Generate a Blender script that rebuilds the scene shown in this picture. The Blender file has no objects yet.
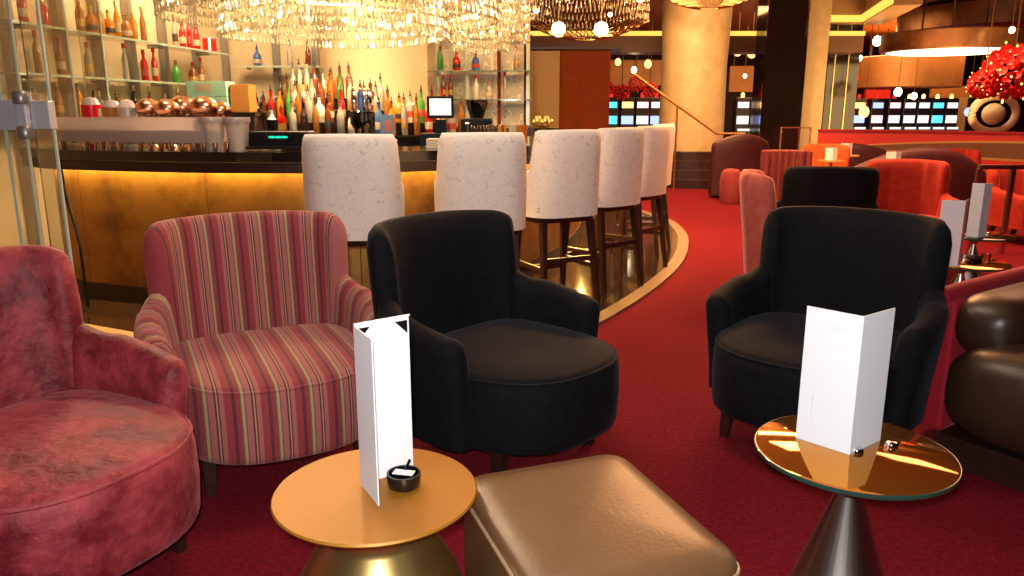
import bpy, bmesh, math, random
from mathutils import Vector, Matrix
random.seed(7)
S = bpy.context.scene
COL = S.collection
PI = math.pi
R = math.radians

# ------------------------------------------------------------------ camera, world, lights, exposure
PITCH, EYE, FPX = R(13), 1.36, 770.0
cam_d = bpy.data.cameras.new('camera')
cam_d.sensor_width = 36
cam_d.lens = 36 * FPX / 1024
cam_d.clip_end = 120
cam = bpy.data.objects.new('camera', cam_d)
COL.objects.link(cam)
cam.location = (0, 0, EYE)
cam.rotation_euler = (R(90) - PITCH, 0, 0)
S.camera = cam
S.view_settings.view_transform = 'Standard'
S.view_settings.look = 'None'
S.view_settings.gamma = 1
S.view_settings.use_curve_mapping = False
S.view_settings.exposure = 0.0
S.cycles.use_denoising = True
S.cycles.max_bounces = 8
S.cycles.transparent_max_bounces = 16
S.cycles.caustics_reflective = False
S.cycles.caustics_refractive = False
S.cycles.sample_clamp_indirect = 4

W = bpy.data.worlds.new('room_ambient')
S.world = W
W.use_nodes = True
W.node_tree.nodes['Background'].inputs[0].default_value = (1.0, 0.62, 0.36, 1)
W.node_tree.nodes['Background'].inputs[1].default_value = 0.10


def light(name, kind, loc, energy, color, size=0.5, target=None, sizey=None, spot=None):
    d = bpy.data.lights.new(name, kind)
    d.energy = energy
    d.color = color
    if kind == 'AREA':
        d.size = size
        if sizey:
            d.shape = 'RECTANGLE'
            d.size_y = sizey
    else:
        d.shadow_soft_size = size
    if kind == 'SPOT':
        d.spot_size = R(spot or 90)
        d.spot_blend = 0.6
    o = bpy.data.objects.new(name, d)
    COL.objects.link(o)
    o.location = loc
    if target is not None:
        o.rotation_euler = (Vector(target) - Vector(loc)).to_track_quat('-Z', 'Y').to_euler()
    return o


WARM = (1.0, 0.66, 0.34)
light('camera_flash', 'SPOT', (-0.02, -0.02, EYE + 0.07), 245, (1.0, 0.97, 0.95), 0.03, (0.0, 3.0, 0.55), spot=100)
light('lounge_downlight', 'AREA', (0.6, 2.6, 3.6), 16, (1, .72, .5), 2.5, (0.6, 2.6, 0))
light('aisle_downlight', 'AREA', (2.6, 8.0, 3.6), 400, (1, .48, .20), 2.0, (2.6, 8.0, 0))
light('aisle_downlight', 'AREA', (3.0, 13.0, 3.6), 380, (1, .48, .20), 2.0, (3.0, 13.0, 0))
light('seating_downlight', 'AREA', (5.6, 8.0, 3.6), 130, (1, .46, .24), 2.0, (5.6, 8.5, 0))
light('chandelier_light', 'POINT', (-1.6, 7.3, 2.5), 340, (1, .74, .42), 0.25)
light('chandelier_light', 'POINT', (-0.36, 9.6, 2.6), 110, (1, .74, .42), 0.2)
light('bar_wash', 'AREA', (-2.4, 8.6, 3.5), 300, (1, .76, .46), 2.2, (-2.8, 9.6, 1.0))
light('bar_counter_downlight', 'AREA', (-2.4, 5.9, 3.5), 150, (1, .76, .5), 1.0, (-2.4, 5.9, 1.0))
light('stool_fill', 'AREA', (-0.2, 3.6, 3.6), 75, (1, .76, .58), 1.0, (-0.4, 5.4, 1.0))  # added fill aimed at the stool backs and bar front, no fixture there
light('hall_light', 'AREA', (6, 20, 3.6), 500, (1, .55, .22), 4.0, (6, 20, 0))
light('hall_light', 'AREA', (12, 24, 3.6), 600, (1, .50, .20), 4.0, (12, 24, 0))
light('hall_ceiling_fill', 'AREA', (8.5, 15, 1.5), 230, (1, .62, .25), 3.0, (7, 17, 4))  # added upward fill that yellows the hall ceiling, no lamp stands here
light('column_light', 'SPOT', (2.2, 12.0, 3.4), 400, (1, .70, .34), 0.15, (4.1, 15.6, 1.2), spot=70)


# ------------------------------------------------------------------ materials
def mat(name, col, rough=0.6, metal=0.0, spec=0.5, noise=None, bump=None, sheen=None, sheen_tint=None,
        emis=None, es=0.0, trans=0.0, alpha=1.0, coat=0.0, rvar=None):
    m = bpy.data.materials.new(name)
    m.use_nodes = True
    nt = m.node_tree
    b = nt.nodes['Principled BSDF']
    b.inputs['Base Color'].default_value = (*col, 1)
    b.inputs['Roughness'].default_value = rough
    b.inputs['Metallic'].default_value = metal
    b.inputs['Specular IOR Level'].default_value = spec
    b.inputs['Transmission Weight'].default_value = trans
    b.inputs['Alpha'].default_value = alpha
    b.inputs['Coat Weight'].default_value = coat
    if sheen:
        b.inputs['Sheen Weight'].default_value = sheen
        b.inputs['Sheen Roughness'].default_value = 0.4
        b.inputs['Sheen Tint'].default_value = (*(sheen_tint or col), 1)
    if emis:
        b.inputs['Emission Color'].default_value = (*emis, 1)
        b.inputs['Emission Strength'].default_value = es
    tc = nt.nodes.new('ShaderNodeTexCoord')
    if noise:                       # (scale, second colour, lo, hi)
        n = nt.nodes.new('ShaderNodeTexNoise')
        n.inputs['Scale'].default_value = noise[0]
        n.inputs['Detail'].default_value = 5
        n.inputs['Roughness'].default_value = 0.65
        nt.links.new(tc.outputs['Object'], n.inputs['Vector'])
        r = nt.nodes.new('ShaderNodeValToRGB')
        r.color_ramp.elements[0].position = noise[2]
        r.color_ramp.elements[1].position = noise[3]
        r.color_ramp.elements[0].color = (*col, 1)
        r.color_ramp.elements[1].color = (*noise[1], 1)
        nt.links.new(n.outputs['Fac'], r.inputs[0])
        nt.links.new(r.outputs[0], b.inputs['Base Color'])
        if rvar:
            mr = nt.nodes.new('ShaderNodeMapRange')
            mr.inputs['To Min'].default_value = rvar[0]
            mr.inputs['To Max'].default_value = rvar[1]
            nt.links.new(n.outputs['Fac'], mr.inputs['Value'])
            nt.links.new(mr.outputs[0], b.inputs['Roughness'])
    if bump:                        # (scale, strength, distance)
        n2 = nt.nodes.new('ShaderNodeTexNoise')
        n2.inputs['Scale'].default_value = bump[0]
        n2.inputs['Detail'].default_value = 4
        nt.links.new(tc.outputs['Object'], n2.inputs['Vector'])
        bp = nt.nodes.new('ShaderNodeBump')
        bp.inputs['Strength'].default_value = bump[1]
        bp.inputs['Distance'].default_value = bump[2]
        nt.links.new(n2.outputs['Fac'], bp.inputs['Height'])
        nt.links.new(bp.outputs[0], b.inputs['Normal'])
    return m


def glow(name, col, strength):
    m = bpy.data.materials.new(name)
    m.use_nodes = True
    nt = m.node_tree
    nt.nodes.clear()
    e = nt.nodes.new('ShaderNodeEmission')
    e.inputs[0].default_value = (*col, 1)
    e.inputs[1].default_value = strength
    o = nt.nodes.new('ShaderNodeOutputMaterial')
    nt.links.new(e.outputs[0], o.inputs[0])
    return m


def clear_glass(name, tint, gloss=0.12, rough=0.03, body=0.0, bodycol=(1, 1, 1)):
    """thin glass: mostly see-through, some mirror, optionally a frosted/tinted body"""
    m = bpy.data.materials.new(name)
    m.use_nodes = True
    nt = m.node_tree
    nt.nodes.clear()
    t = nt.nodes.new('ShaderNodeBsdfTransparent')
    t.inputs[0].default_value = (*tint, 1)
    g = nt.nodes.new('ShaderNodeBsdfGlossy')
    g.inputs['Color'].default_value = (1, 1, 1, 1)
    g.inputs['Roughness'].default_value = rough
    mx = nt.nodes.new('ShaderNodeMixShader')
    fr = nt.nodes.new('ShaderNodeFresnel')
    fr.inputs[0].default_value = 1.5
    ma = nt.nodes.new('ShaderNodeMath')
    ma.operation = 'ADD'
    ma.inputs[1].default_value = gloss
    nt.links.new(fr.outputs[0], ma.inputs[0])
    nt.links.new(ma.outputs[0], mx.inputs[0])
    last = t
    if body > 0:
        d = nt.nodes.new('ShaderNodeBsdfDiffuse')
        d.inputs[0].default_value = (*bodycol, 1)
        tr = nt.nodes.new('ShaderNodeBsdfTranslucent')
        tr.inputs[0].default_value = (*bodycol, 1)
        m2 = nt.nodes.new('ShaderNodeMixShader')
        m2.inputs[0].default_value = .5
        nt.links.new(d.outputs[0], m2.inputs[1])
        nt.links.new(tr.outputs[0], m2.inputs[2])
        m3 = nt.nodes.new('ShaderNodeMixShader')
        m3.inputs[0].default_value = body
        nt.links.new(t.outputs[0], m3.inputs[1])
        nt.links.new(m2.outputs[0], m3.inputs[2])
        last = m3
    nt.links.new(last.outputs[0], mx.inputs[1])
    nt.links.new(g.outputs[0], mx.inputs[2])
    o = nt.nodes.new('ShaderNodeOutputMaterial')
    nt.links.new(mx.outputs[0], o.inputs[0])
    return m


def stripe_mat():
    m = bpy.data.materials.new('striped_velvet')
    m.use_nodes = True
    nt = m.node_tree
    b = nt.nodes['Principled BSDF']
    b.inputs['Roughness'].default_value = 0.85
    b.inputs['Sheen Weight'].default_value = 0.25
    b.inputs['Sheen Tint'].default_value = (.8, .45, .4, 1)
    uv = nt.nodes.new('ShaderNodeUVMap')
    sx = nt.nodes.new('ShaderNodeSeparateXYZ')
    nt.links.new(uv.outputs[0], sx.inputs[0])
    mm = nt.nodes.new('ShaderNodeMath')
    mm.operation = 'MULTIPLY'
    mm.inputs[1].default_value = 1 / 0.112
    nt.links.new(sx.outputs[0], mm.inputs[0])
    fr = nt.nodes.new('ShaderNodeMath')
    fr.operation = 'FRACT'
    nt.links.new(mm.outputs[0], fr.inputs[0])
    r = nt.nodes.new('ShaderNodeValToRGB')
    r.color_ramp.interpolation = 'CONSTANT'
    red, pink, dark, tan, olive = (.26, .028, .034), (.36, .10, .095), (.10, .016, .02), (.39, .24, .12), (.13, .08, .045)
    bands = [(0, red), (.20, dark), (.30, red), (.42, olive), (.46, tan), (.54, olive), (.58, pink), (.74, dark),
             (.79, tan), (.83, dark), (.87, pink)]
    els = r.color_ramp.elements
    els[0].position, els[0].color = 0, (*red, 1)
    els[1].position, els[1].color = bands[1][0], (*bands[1][1], 1)
    for p, c in bands[2:]:
        e = els.new(p)
        e.color = (*c, 1)
    nt.links.new(fr.outputs[0], r.inputs[0])
    n = nt.nodes.new('ShaderNodeTexNoise')
    n.inputs['Scale'].default_value = 220
    tc = nt.nodes.new('ShaderNodeTexCoord')
    nt.links.new(tc.outputs['Object'], n.inputs['Vector'])
    bp = nt.nodes.new('ShaderNodeBump')
    bp.inputs['Strength'].default_value = .35
    bp.inputs['Distance'].default_value = .002
    nt.links.new(n.outputs[0], bp.inputs['Height'])
    nt.links.new(bp.outputs[0], b.inputs['Normal'])
    nt.links.new(r.outputs[0], b.inputs['Base Color'])
    return m


def line_mat(name, base, line, scale, width, rough=.7, distort=0.0, vor=False, metal=0):
    """fine wandering lines (embroidery / lace) over a base colour"""
    m = mat(name, base, rough, metal)
    nt = m.node_tree
    b = nt.nodes['Principled BSDF']
    tc = nt.nodes.new('ShaderNodeTexCoord')
    if vor:
        n = nt.nodes.new('ShaderNodeTexVoronoi')
        n.inputs['Scale'].default_value = scale
        out = n.outputs['Distance']
    else:
        n = nt.nodes.new('ShaderNodeTexNoise')
        n.inputs['Scale'].default_value = scale
        n.inputs['Detail'].default_value = 0.5
        n.inputs['Distortion'].default_value = distort
        out = n.outputs['Fac']
    nt.links.new(tc.outputs['Object'], n.inputs['Vector'])
    s = nt.nodes.new('ShaderNodeMath')
    s.operation = 'SUBTRACT'
    s.inputs[1].default_value = .5 if not vor else .42
    nt.links.new(out, s.inputs[0])
    a = nt.nodes.new('ShaderNodeMath')
    a.operation = 'ABSOLUTE'
    nt.links.new(s.outputs[0], a.inputs[0])
    l = nt.nodes.new('ShaderNodeMath')
    l.operation = 'LESS_THAN'
    l.inputs[1].default_value = width
    nt.links.new(a.outputs[0], l.inputs[0])
    mx = nt.nodes.new('ShaderNodeMixRGB')
    mx.inputs[1].default_value = (*base, 1)
    mx.inputs[2].default_value = (*line, 1)
    nt.links.new(l.outputs[0], mx.inputs[0])
    nt.links.new(mx.outputs[0], b.inputs['Base Color'])
    return m


def print_mat():
    """white card with faint grey lines of small print"""
    m = mat('printed_card', (.86, .87, .88), .45)
    nt = m.node_tree
    b = nt.nodes['Principled BSDF']
    tc = nt.nodes.new('ShaderNodeTexCoord')
    mp = nt.nodes.new('ShaderNodeMapping')
    mp.inputs['Scale'].default_value = (60, 60, 160)
    nt.links.new(tc.outputs['Object'], mp.inputs[0])
    n = nt.nodes.new('ShaderNodeTexNoise')
    n.inputs['Scale'].default_value = 1.0
    nt.links.new(mp.outputs[0], n.inputs['Vector'])
    r = nt.nodes.new('ShaderNodeValToRGB')
    r.color_ramp.elements[0].position = .60
    r.color_ramp.elements[1].position = .66
    r.color_ramp.elements[0].color = (.86, .87, .88, 1)
    r.color_ramp.elements[1].color = (.78, .79, .81, 1)
    nt.links.new(n.outputs[0], r.inputs[0])
    nt.links.new(r.outputs[0], b.inputs['Base Color'])
    return m


M = {}
M['carpet'] = mat('red_carpet', (.10, .004, .010), .95, 0, .1, noise=(55, (.20, .008, .017), .35, .65), bump=(180, .6, .006))
M['dark_floor'] = mat('black_polished_floor', (.012, .007, .006), .10, 0, .6, noise=(9, (.03, .014, .008), .4, .7))
M['tan_trim'] = mat('tan_stone_trim', (.17, .10, .05), .5)
M['ceiling'] = mat('bronze_ceiling', (.42, .24, .11), .45, 0, .5)
M['beam'] = mat('brown_bulkhead', (.10, .035, .012), .5)
M['wall_cream'] = mat('cream_wall', (.72, .56, .33), .55, noise=(3, (.66, .50, .28), .4, .7))
M['wall_tan'] = mat('tan_wall', (.42, .28, .13), .45, noise=(4, (.33, .20, .09), .35, .7))
M['wall_dark'] = mat('dark_wall', (.05, .012, .008), .5)
M['plaster'] = mat('gold_plaster', (.56, .40, .20), .55, noise=(5, (.46, .31, .14), .35, .7), bump=(12, .3, .02))
M['frame'] = mat('bronze_frame', (.30, .27, .24), .35, .6)
M['mirror'] = mat('dark_mirror', (.012, .007, .006), .08, .0, .45)
M['lace'] = line_mat('etched_ring_panel', (.62, .55, .36), (.86, .82, .62), 9, .05, .35, vor=True)
M['red_velvet'] = mat('crushed_red_velvet', (.12, .004, .010), .6, 0, .35, noise=(7, (.36, .045, .055), .38, .66),
                      bump=(26, .7, .012), sheen=.22, sheen_tint=(.95, .33, .36), rvar=(.45, .75))
M['black_velvet'] = mat('black_velvet', (.0030, .0032, .0045), .8, 0, .15, noise=(30, (.0055, .006, .008), .4, .7),
                        bump=(60, .4, .003), sheen=.045, sheen_tint=(.5, .54, .7))
M['orange_velvet'] = mat('orange_red_velvet', (.30, .014, .006), .8, 0, .3, noise=(12, (.42, .032, .008), .4, .7), sheen=.4, sheen_tint=(1, .3, .2))
M['bright_orange'] = mat('orange_velvet', (.60, .09, .012), .8, 0, .3, sheen=.3)
M['pink_velvet'] = mat('dusty_pink_velvet', (.50, .12, .09), .8, 0, .3, noise=(14, (.38, .07, .06), .4, .7), sheen=.5, sheen_tint=(1, .5, .45))
M['plum'] = mat('plum_leather', (.075, .016, .020), .5, 0, .4, noise=(8, (.05, .012, .016), .4, .7))
M['maroon_rib'] = mat('maroon_fabric', (.16, .022, .018), .8)
M['plum_pink'] = mat('dull_rose_velvet', (.28, .05, .05), .8, 0, .2, sheen=.3, sheen_tint=(.9, .4, .4))
M['drink_red'] = mat('red_drink', (.62, .008, .02), .25)
M['crimson'] = mat('crimson_velvet', (.34, .006, .020), .7, 0, .3, sheen=.4, sheen_tint=(1, .3, .3))
M['stripe'] = stripe_mat()
M['ivory'] = line_mat('ivory_embroidered_fabric', (.84, .76, .68), (.62, .56, .51), 15, .011, .75, 1.2)
M['wood'] = mat('dark_walnut', (.022, .008, .006), .35, 0, .5, noise=(14, (.035, .012, .008), .4, .7))
M['wood_red'] = mat('reddish_wood', (.13, .022, .002), .7, 0, .12, noise=(6, (.10, .016, .002), .4, .7))
M['wood_olive'] = mat('olive_panel', (.22, .13, .03), .5)
M['counter'] = mat('black_lacquer', (.010, .007, .006), .12, 0, .7, coat=.3)
M['gold_leaf'] = mat('aged_gold_leaf', (.40, .22, .055), .34, .85, .5, noise=(2.4, (.13, .058, .018), .42, .72), bump=(30, .12, .004), rvar=(.28, .5))
M['kick'] = mat('dark_kickplate', (.03, .015, .01), .4, .3)
M['led'] = glow('warm_light_strip', (1, .56, .13), 210)
M['brass'] = mat('satin_brass', (.56, .39, .14), .32, .95, noise=(4, (.50, .34, .12), .4, .7))
M['brass_top'] = mat('matt_gold_top', (.37, .150, .010), .5, .3)
M['amber_mirror'] = mat('amber_mirror_glass', (.72, .28, .04), .05, .9)
M['glass_edge'] = mat('green_glass_edge', (.02, .05, .04), .1)
M['patch'] = mat('satin_alloy', (.55, .54, .57), .4, .2)
M['steel'] = mat('brushed_steel', (.55, .52, .50), .26, 1.0)
M['chrome'] = mat('chrome', (.8, .8, .8), .08, 1.0)
M['white_card'] = mat('white_card', (.84, .86, .90), .4)
M['print'] = print_mat()
M['black_plastic'] = mat('black_plastic', (.004, .004, .005), .5, 0, .2)
M['ash_glass'] = mat('black_glass', (.004, .004, .005), .08, 0, .8)
M['brown_leather'] = mat('bronze_brown_leather', (.115, .056, .024), .40, 0, .4, noise=(2.5, (.145, .072, .030), .35, .7), bump=(90, .25, .003), rvar=(.30, .42))
M['dark_leather'] = mat('dark_brown_leather', (.030, .014, .008), .38, 0, .5, noise=(2.5, (.048, .022, .010), .35, .7), bump=(70, .2, .003))
M['piping'] = mat('tan_piping', (.34, .22, .12), .4)
M['handrail'] = mat('gold_handrail', (.75, .42, .16), .3, .9)
M['bottle_cap'] = mat('dark_pourer', (.03, .012, .012), .4)
M['paper_label'] = mat('cream_label', (.55, .42, .26), .6)
M['red_label'] = mat('red_label', (.40, .05, .03), .6)
M['black_label'] = mat('black_label', (.03, .02, .02), .5)
M['gold_label'] = mat('gold_label', (.55, .32, .08), .4, .5)
M['copper'] = mat('polished_copper', (.80, .40, .25), .26, 1.0)
M['clear'] = clear_glass('clear_glass', (.93, .96, .93))
M['pane'] = clear_glass('door_glass', (.95, .94, .88), .05, .02, .10, (.80, .62, .36))
M['shelf_glass'] = clear_glass('green_shelf_glass', (.70, .88, .74), .15, .05, .35, (.55, .75, .55))
M['edge_light'] = mat('pale_glass_edge', (.50, .60, .48), .15, 0, .6, emis=None)
M['ice'] = mat('crushed_ice', (.75, .60, .52), .35, 0, .5, bump=(60, .9, .02))
M['frost'] = clear_glass('frosted_plastic', (.95, .9, .85), .04, .3, .75, (.92, .80, .72))
M['trough_glass'] = clear_glass('frosted_trough_glass', (.98, .93, .9), .03, .15, .5, (1.0, .84, .78))
M['crystal'] = clear_glass('chandelier_crystal', (1, .95, .82), .16, .08, .6, (1, .88, .62))
M['bulb'] = glow('warm_bulb', (1, .74, .36), 26)
M['disc_light'] = glow('lamp_diffuser', (1, .88, .55), 4.0)
M['cove'] = glow('yellow_cove_light', (1, .52, .08), 1.7)
M['screen_white'] = glow('screen_white', (1, .93, .84), 1.3)
M['screen_cyan'] = glow('screen_cyan', (.12, .62, .9), 1.6)
M['screen_green'] = glow('display_green', (.02, .9, .62), 1.3)
M['screen_pink'] = glow('screen_pink', (1, .55, .65), 2.0)
M['screen_blue'] = glow('screen_blue', (.35, .45, 1), 2.0)
M['amber_lamp'] = glow('amber_lamp', (1, .48, .12), 4)
M['red_lamp'] = glow('red_lamp', (1, .03, .02), 1.2)
M['teal_box'] = mat('mint_box', (.36, .62, .44), .5)
M['orange_box'] = mat('orange_brown_box', (.50, .20, .04), .5)
M['napkin'] = mat('white_napkin', (.80, .66, .48), .7)
M['bronze_drum'] = mat('bronze_drum', (.30, .12, .04), .35, .5, noise=(1.2, (.12, .04, .015), .4, .6))
M['amber_drum'] = mat('amber_drum', (.60, .28, .09), .4, .2, noise=(1.0, (.42, .17, .05), .4, .7))
M['white_gloss'] = mat('white_lacquer', (.55, .36, .24), .3)
M['red_flower'] = mat('red_petals', (.55, .006, .008), .45, 0, .3)
M['slot_body'] = mat('machine_body', (.02, .01, .012), .3)
M['red_wall'] = mat('red_booth_wall', (.55, .02, .01), .5)
M['inlay'] = mat('brown_inlay', (.16, .055, .02), .5)
M['yellow_trim'] = mat('yellow_trim', (.50, .26, .06), .5)
LIQ = {
    'amber': mat('amber_spirit', (.60, .22, .04), .08, 0, .6, trans=.5),
    'clear': mat('clear_spirit', (.85, .78, .62), .08, 0, .6, trans=.6),
    'green': mat('green_bottle_glass', (.10, .42, .06), .08, 0, .6, trans=.4),
    'red': mat('red_spirit', (.60, .015, .012), .1, 0, .6, trans=.2),
    'dark': mat('dark_bottle_glass', (.03, .015, .012), .08, 0, .6, trans=.1),
    'orange': mat('orange_liqueur', (.85, .32, .02), .1, 0, .6, trans=.3),
    'blue': mat('blue_bottle_glass', (.10, .22, .55), .1, 0, .6, trans=.4),
    'brown': mat('brown_bottle_glass', (.26, .06, .02), .1, 0, .6, trans=.3),
    'white': mat('white_liqueur', (.80, .70, .58), .2),
}


# ------------------------------------------------------------------ mesh helpers
class MB:
    def __init__(s):
        s.v, s.f, s.uv = [], [], []          # uv per vertex

    def add(s, vs, fs, uvs=None):
        b = len(s.v)
        s.v += [tuple(p) for p in vs]
        s.uv += uvs if uvs else [(p[0], p[2]) for p in vs]
        s.f += [tuple(i + b for i in q) for q in fs]
        return s

    def box(s, c, d, rz=0.0):
        x, y, z = (k / 2 for k in d)
        m = Matrix.Rotation(rz, 3, 'Z')
        vs = [m @ Vector((a * x, b * y, e * z)) + Vector(c) for a, b, e in
              ((-1, -1, -1), (1, -1, -1), (1, 1, -1), (-1, 1, -1), (-1, -1, 1), (1, -1, 1), (1, 1, 1), (-1, 1, 1))]
        return s.add(vs, [(0, 3, 2, 1), (4, 5, 6, 7), (0, 1, 5, 4), (1, 2, 6, 5), (2, 3, 7, 6), (3, 0, 4, 7)])

    def taper(s, a, b, wa, wb):
        """square bar from a to b with side lengths wa, wb"""
        a, b = Vector(a), Vector(b)
        vs = []
        for p, w in ((a, wa), (b, wb)):
            for i, j in ((-1, -1), (1, -1), (1, 1), (-1, 1)):
                vs.append(p + Vector((i * w / 2, j * w / 2, 0)))
        return s.add(vs, [(0, 3, 2, 1), (4, 5, 6, 7), (0, 1, 5, 4), (1, 2, 6, 5), (2, 3, 7, 6), (3, 0, 4, 7)])

    def lathe(s, prof, n=24, c=(0, 0, 0), sx=1.0, sy=1.0):
        vs, fs = [], []
        for r, z in prof:
            for k in range(n):
                a = 2 * PI * k / n
                vs.append((c[0] + r * sx * math.cos(a), c[1] + r * sy * math.sin(a), c[2] + z))
        for i in range(len(prof) - 1):
            for k in range(n):
                k2 = (k + 1) % n
                fs.append((i * n + k, i * n + k2, (i + 1) * n + k2, (i + 1) * n + k))
        fs.append(tuple(range(n - 1, -1, -1)))
        fs.append(tuple((len(prof) - 1) * n + k for k in range(n)))
        return s.add(vs, fs)

    def ball(s, c, r, n=12, m=8, sz=1.0):
        return s.lathe([(r * math.sin(PI * (i + .12) / (m + .24)), -r * sz * math.cos(PI * (i + .12) / (m + .24))) for i in range(m + 1)], n, c)

    def tube(s, pts, r, n=8):
        pts = [Vector(p) for p in pts]
        vs, fs = [], []
        for i, p in enumerate(pts):
            t = (pts[min(i + 1, len(pts) - 1)] - pts[max(i - 1, 0)]).normalized()
            u = t.cross(Vector((0, 0, 1)))
            if u.length < .05:
                u = t.cross(Vector((0, 1, 0)))
            u.normalize()
            w = t.cross(u)
            for k in range(n):
                a = 2 * PI * k / n
                vs.append(p + u * r * math.cos(a) + w * r * math.sin(a))
        for i in range(len(pts) - 1):
            for k in range(n):
                k2 = (k + 1) % n
                fs.append((i * n + k, (i + 1) * n + k, (i + 1) * n + k2, i * n + k2))
        fs.append(tuple(range(n)))
        fs.append(tuple((len(pts) - 1) * n + k for k in range(n - 1, -1, -1)))
        return s.add(vs, fs)

    def poly(s, pts, z0, z1):
        n = len(pts)
        vs = [(p[0], p[1], z0) for p in pts] + [(p[0], p[1], z1) for p in pts]
        fs = [tuple(range(n - 1, -1, -1)), tuple(range(n, 2 * n))]
        fs += [(i, (i + 1) % n, n + (i + 1) % n, n + i) for i in range(n)]
        return s.add(vs, fs)

    def ribbon(s, path, o1, o2, z0, z1, closed=False):
        """solid strip following a plan curve, between two sideways offsets and two heights"""
        a, b = offset(path, o1, closed), offset(path, o2, closed)
        n = len(path)
        vs = []
        for i in range(n):
            vs += [(a[i].x, a[i].y, z0), (b[i].x, b[i].y, z0), (b[i].x, b[i].y, z1), (a[i].x, a[i].y, z1)]
        fs = []
        for i in range(n if closed else n - 1):
            j = (i + 1) % n
            for k in range(4):
                k2 = (k + 1) % 4
                fs.append((i * 4 + k, i * 4 + k2, j * 4 + k2, j * 4 + k))
        if not closed:
            fs += [(0, 3, 2, 1), ((n - 1) * 4, (n - 1) * 4 + 1, (n - 1) * 4 + 2, (n - 1) * 4 + 3)]
        return s.add(vs, fs)

    def build(s, name, m, parent=None, smooth=False, bevel=0, loc=None, subsurf=0, auto=None):
        me = bpy.data.meshes.new(name)
        me.from_pydata(s.v, [], s.f)
        uv = me.uv_layers.new(name='UVMap')
        for l in me.loops:
            uv.data[l.index].uv = s.uv[l.vertex_index]
        bm = bmesh.new()
        bm.from_mesh(me)
        bmesh.ops.recalc_face_normals(bm, faces=bm.faces)
        bm.to_mesh(me)
        bm.free()
        me.materials.append(m)
        if smooth:
            me.polygons.foreach_set('use_smooth', [True] * len(me.polygons))
            if auto is not False:
                me.set_sharp_from_angle(angle=R(auto or 40))
        o = bpy.data.objects.new(name, me)
        COL.objects.link(o)
        if parent:
            o.parent = parent
        if loc:
            o.location = loc
        if bevel:
            md = o.modifiers.new('bevel', 'BEVEL')
            md.width = bevel
            md.segments = 2
        if subsurf:
            md = o.modifiers.new('sub', 'SUBSURF')
            md.levels = md.render_levels = subsurf
        return o


def offset(path, d, closed=False):
    path = [Vector(p[:2]) for p in path]
    n = len(path)
    out = []
    for i in range(n):
        a = path[(i - 1) % n] if closed or i > 0 else path[0]
        b = path[(i + 1) % n] if closed or i < n - 1 else path[-1]
        t = (b - a).normalized()
        out.append(path[i] + Vector((t.y, -t.x)) * d)
    return out


def spline(pts, per=8, closed=False):
    pts = [Vector(p) for p in pts]
    n = len(pts)
    out = []
    for i in range(n if closed else n - 1):
        p0 = pts[(i - 1) % n] if closed or i > 0 else pts[0] * 2 - pts[1]
        p1, p2 = pts[i], pts[(i + 1) % n]
        p3 = pts[(i + 2) % n] if closed or i + 2 < n else pts[-1] * 2 - pts[-2]
        for k in range(per):
            t = k / per
            out.append(.5 * ((2 * p1) + (p2 - p0) * t + (2 * p0 - 5 * p1 + 4 * p2 - p3) * t * t + (3 * p1 - p0 - 3 * p2 + p3) * t ** 3))
    if not closed:
        out.append(pts[-1])
    return out


def tag(o, label, cat, group=None, kind=None):
    o['label'] = label
    o['category'] = cat
    if group:
        o['group'] = group
    if kind:
        o['kind'] = kind
    return o


def thing(name, label, cat, loc=(0, 0, 0), rz=0, group=None):
    o = bpy.data.objects.new(name, None)
    o.empty_display_size = .1
    COL.objects.link(o)
    o.location = loc
    o.rotation_euler = (0, 0, rz)
    return tag(o, label, cat, group)


def copy_tree(o, parent=None):
    c = o.copy()
    COL.objects.link(c)
    if parent is not None:
        c.parent = parent
    for ch in [k for k in COL.objects if k.parent == o]:
        copy_tree(ch, c)
    return c


def copy_at(o, loc, rz=0, label=None, group=None):
    c = copy_tree(o)
    c.location = loc
    c.rotation_euler = (0, 0, rz)
    if label:
        c['label'] = label
    if group:
        c['group'] = group
    return c


def struct(o):
    o['kind'] = 'structure'
    return o


def at(px, py, z=None, d=None):
    """point of the room seen at a pixel of the 1024x576 frame, at height z or at distance d along the room"""
    cx, cy = (px - 512) / FPX, (288 - py) / FPX
    dx, dy, dz = cx, math.cos(PITCH) + cy * math.sin(PITCH), -math.sin(PITCH) + cy * math.cos(PITCH)
    t = d / dy if d is not None else (z - EYE) / dz
    return Vector((dx * t, dy * t, EYE + dz * t))


# ------------------------------------------------------------------ the room
CEIL = 3.8
struct(MB().poly([(-7, -2), (22, -2), (22, 34), (-7, 34)], -.12, 0).build('floor', M['carpet']))
struct(MB().poly([(-7, -2), (22, -2), (22, 34), (-7, 34)], CEIL, CEIL + .1).build('ceiling', M['ceiling']))
struct(MB().box((-5.1, 8, CEIL / 2), (.2, 20, CEIL)).build('wall_left', M['wall_tan']))
struct(MB().box((7.5, 34.1, CEIL / 2), (29, .2, CEIL)).build('wall_back', M['wall_dark']))
struct(MB().box((22.1, 16, CEIL / 2), (.2, 36, CEIL)).build('wall_right', M['wall_dark']))
struct(MB().box((7.5, -2.1, CEIL / 2), (29, .2, CEIL)).build('wall_front', M['wall_dark']))

plat = spline([(-4.7, 5.6), (-3.6, 5.1), (-2.4, 4.55), (-1.3, 3.95), (-.4, 3.95), (.22, 4.4), (.62, 5.0), (1.07, 5.85),
               (1.47, 6.8), (1.76, 7.8), (1.93, 8.8), (1.9, 9.9), (1.3, 11.3), (-1, 12.6), (-4.7, 12.6)], 8, True)
struct(MB().poly([(p.x, p.y) for p in plat], .0, .012).build('floor', M['dark_floor']))
struct(MB().ribbon(plat, -.06, .05, .0, .02, True).build('trim_1', M['tan_trim']))

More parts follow.
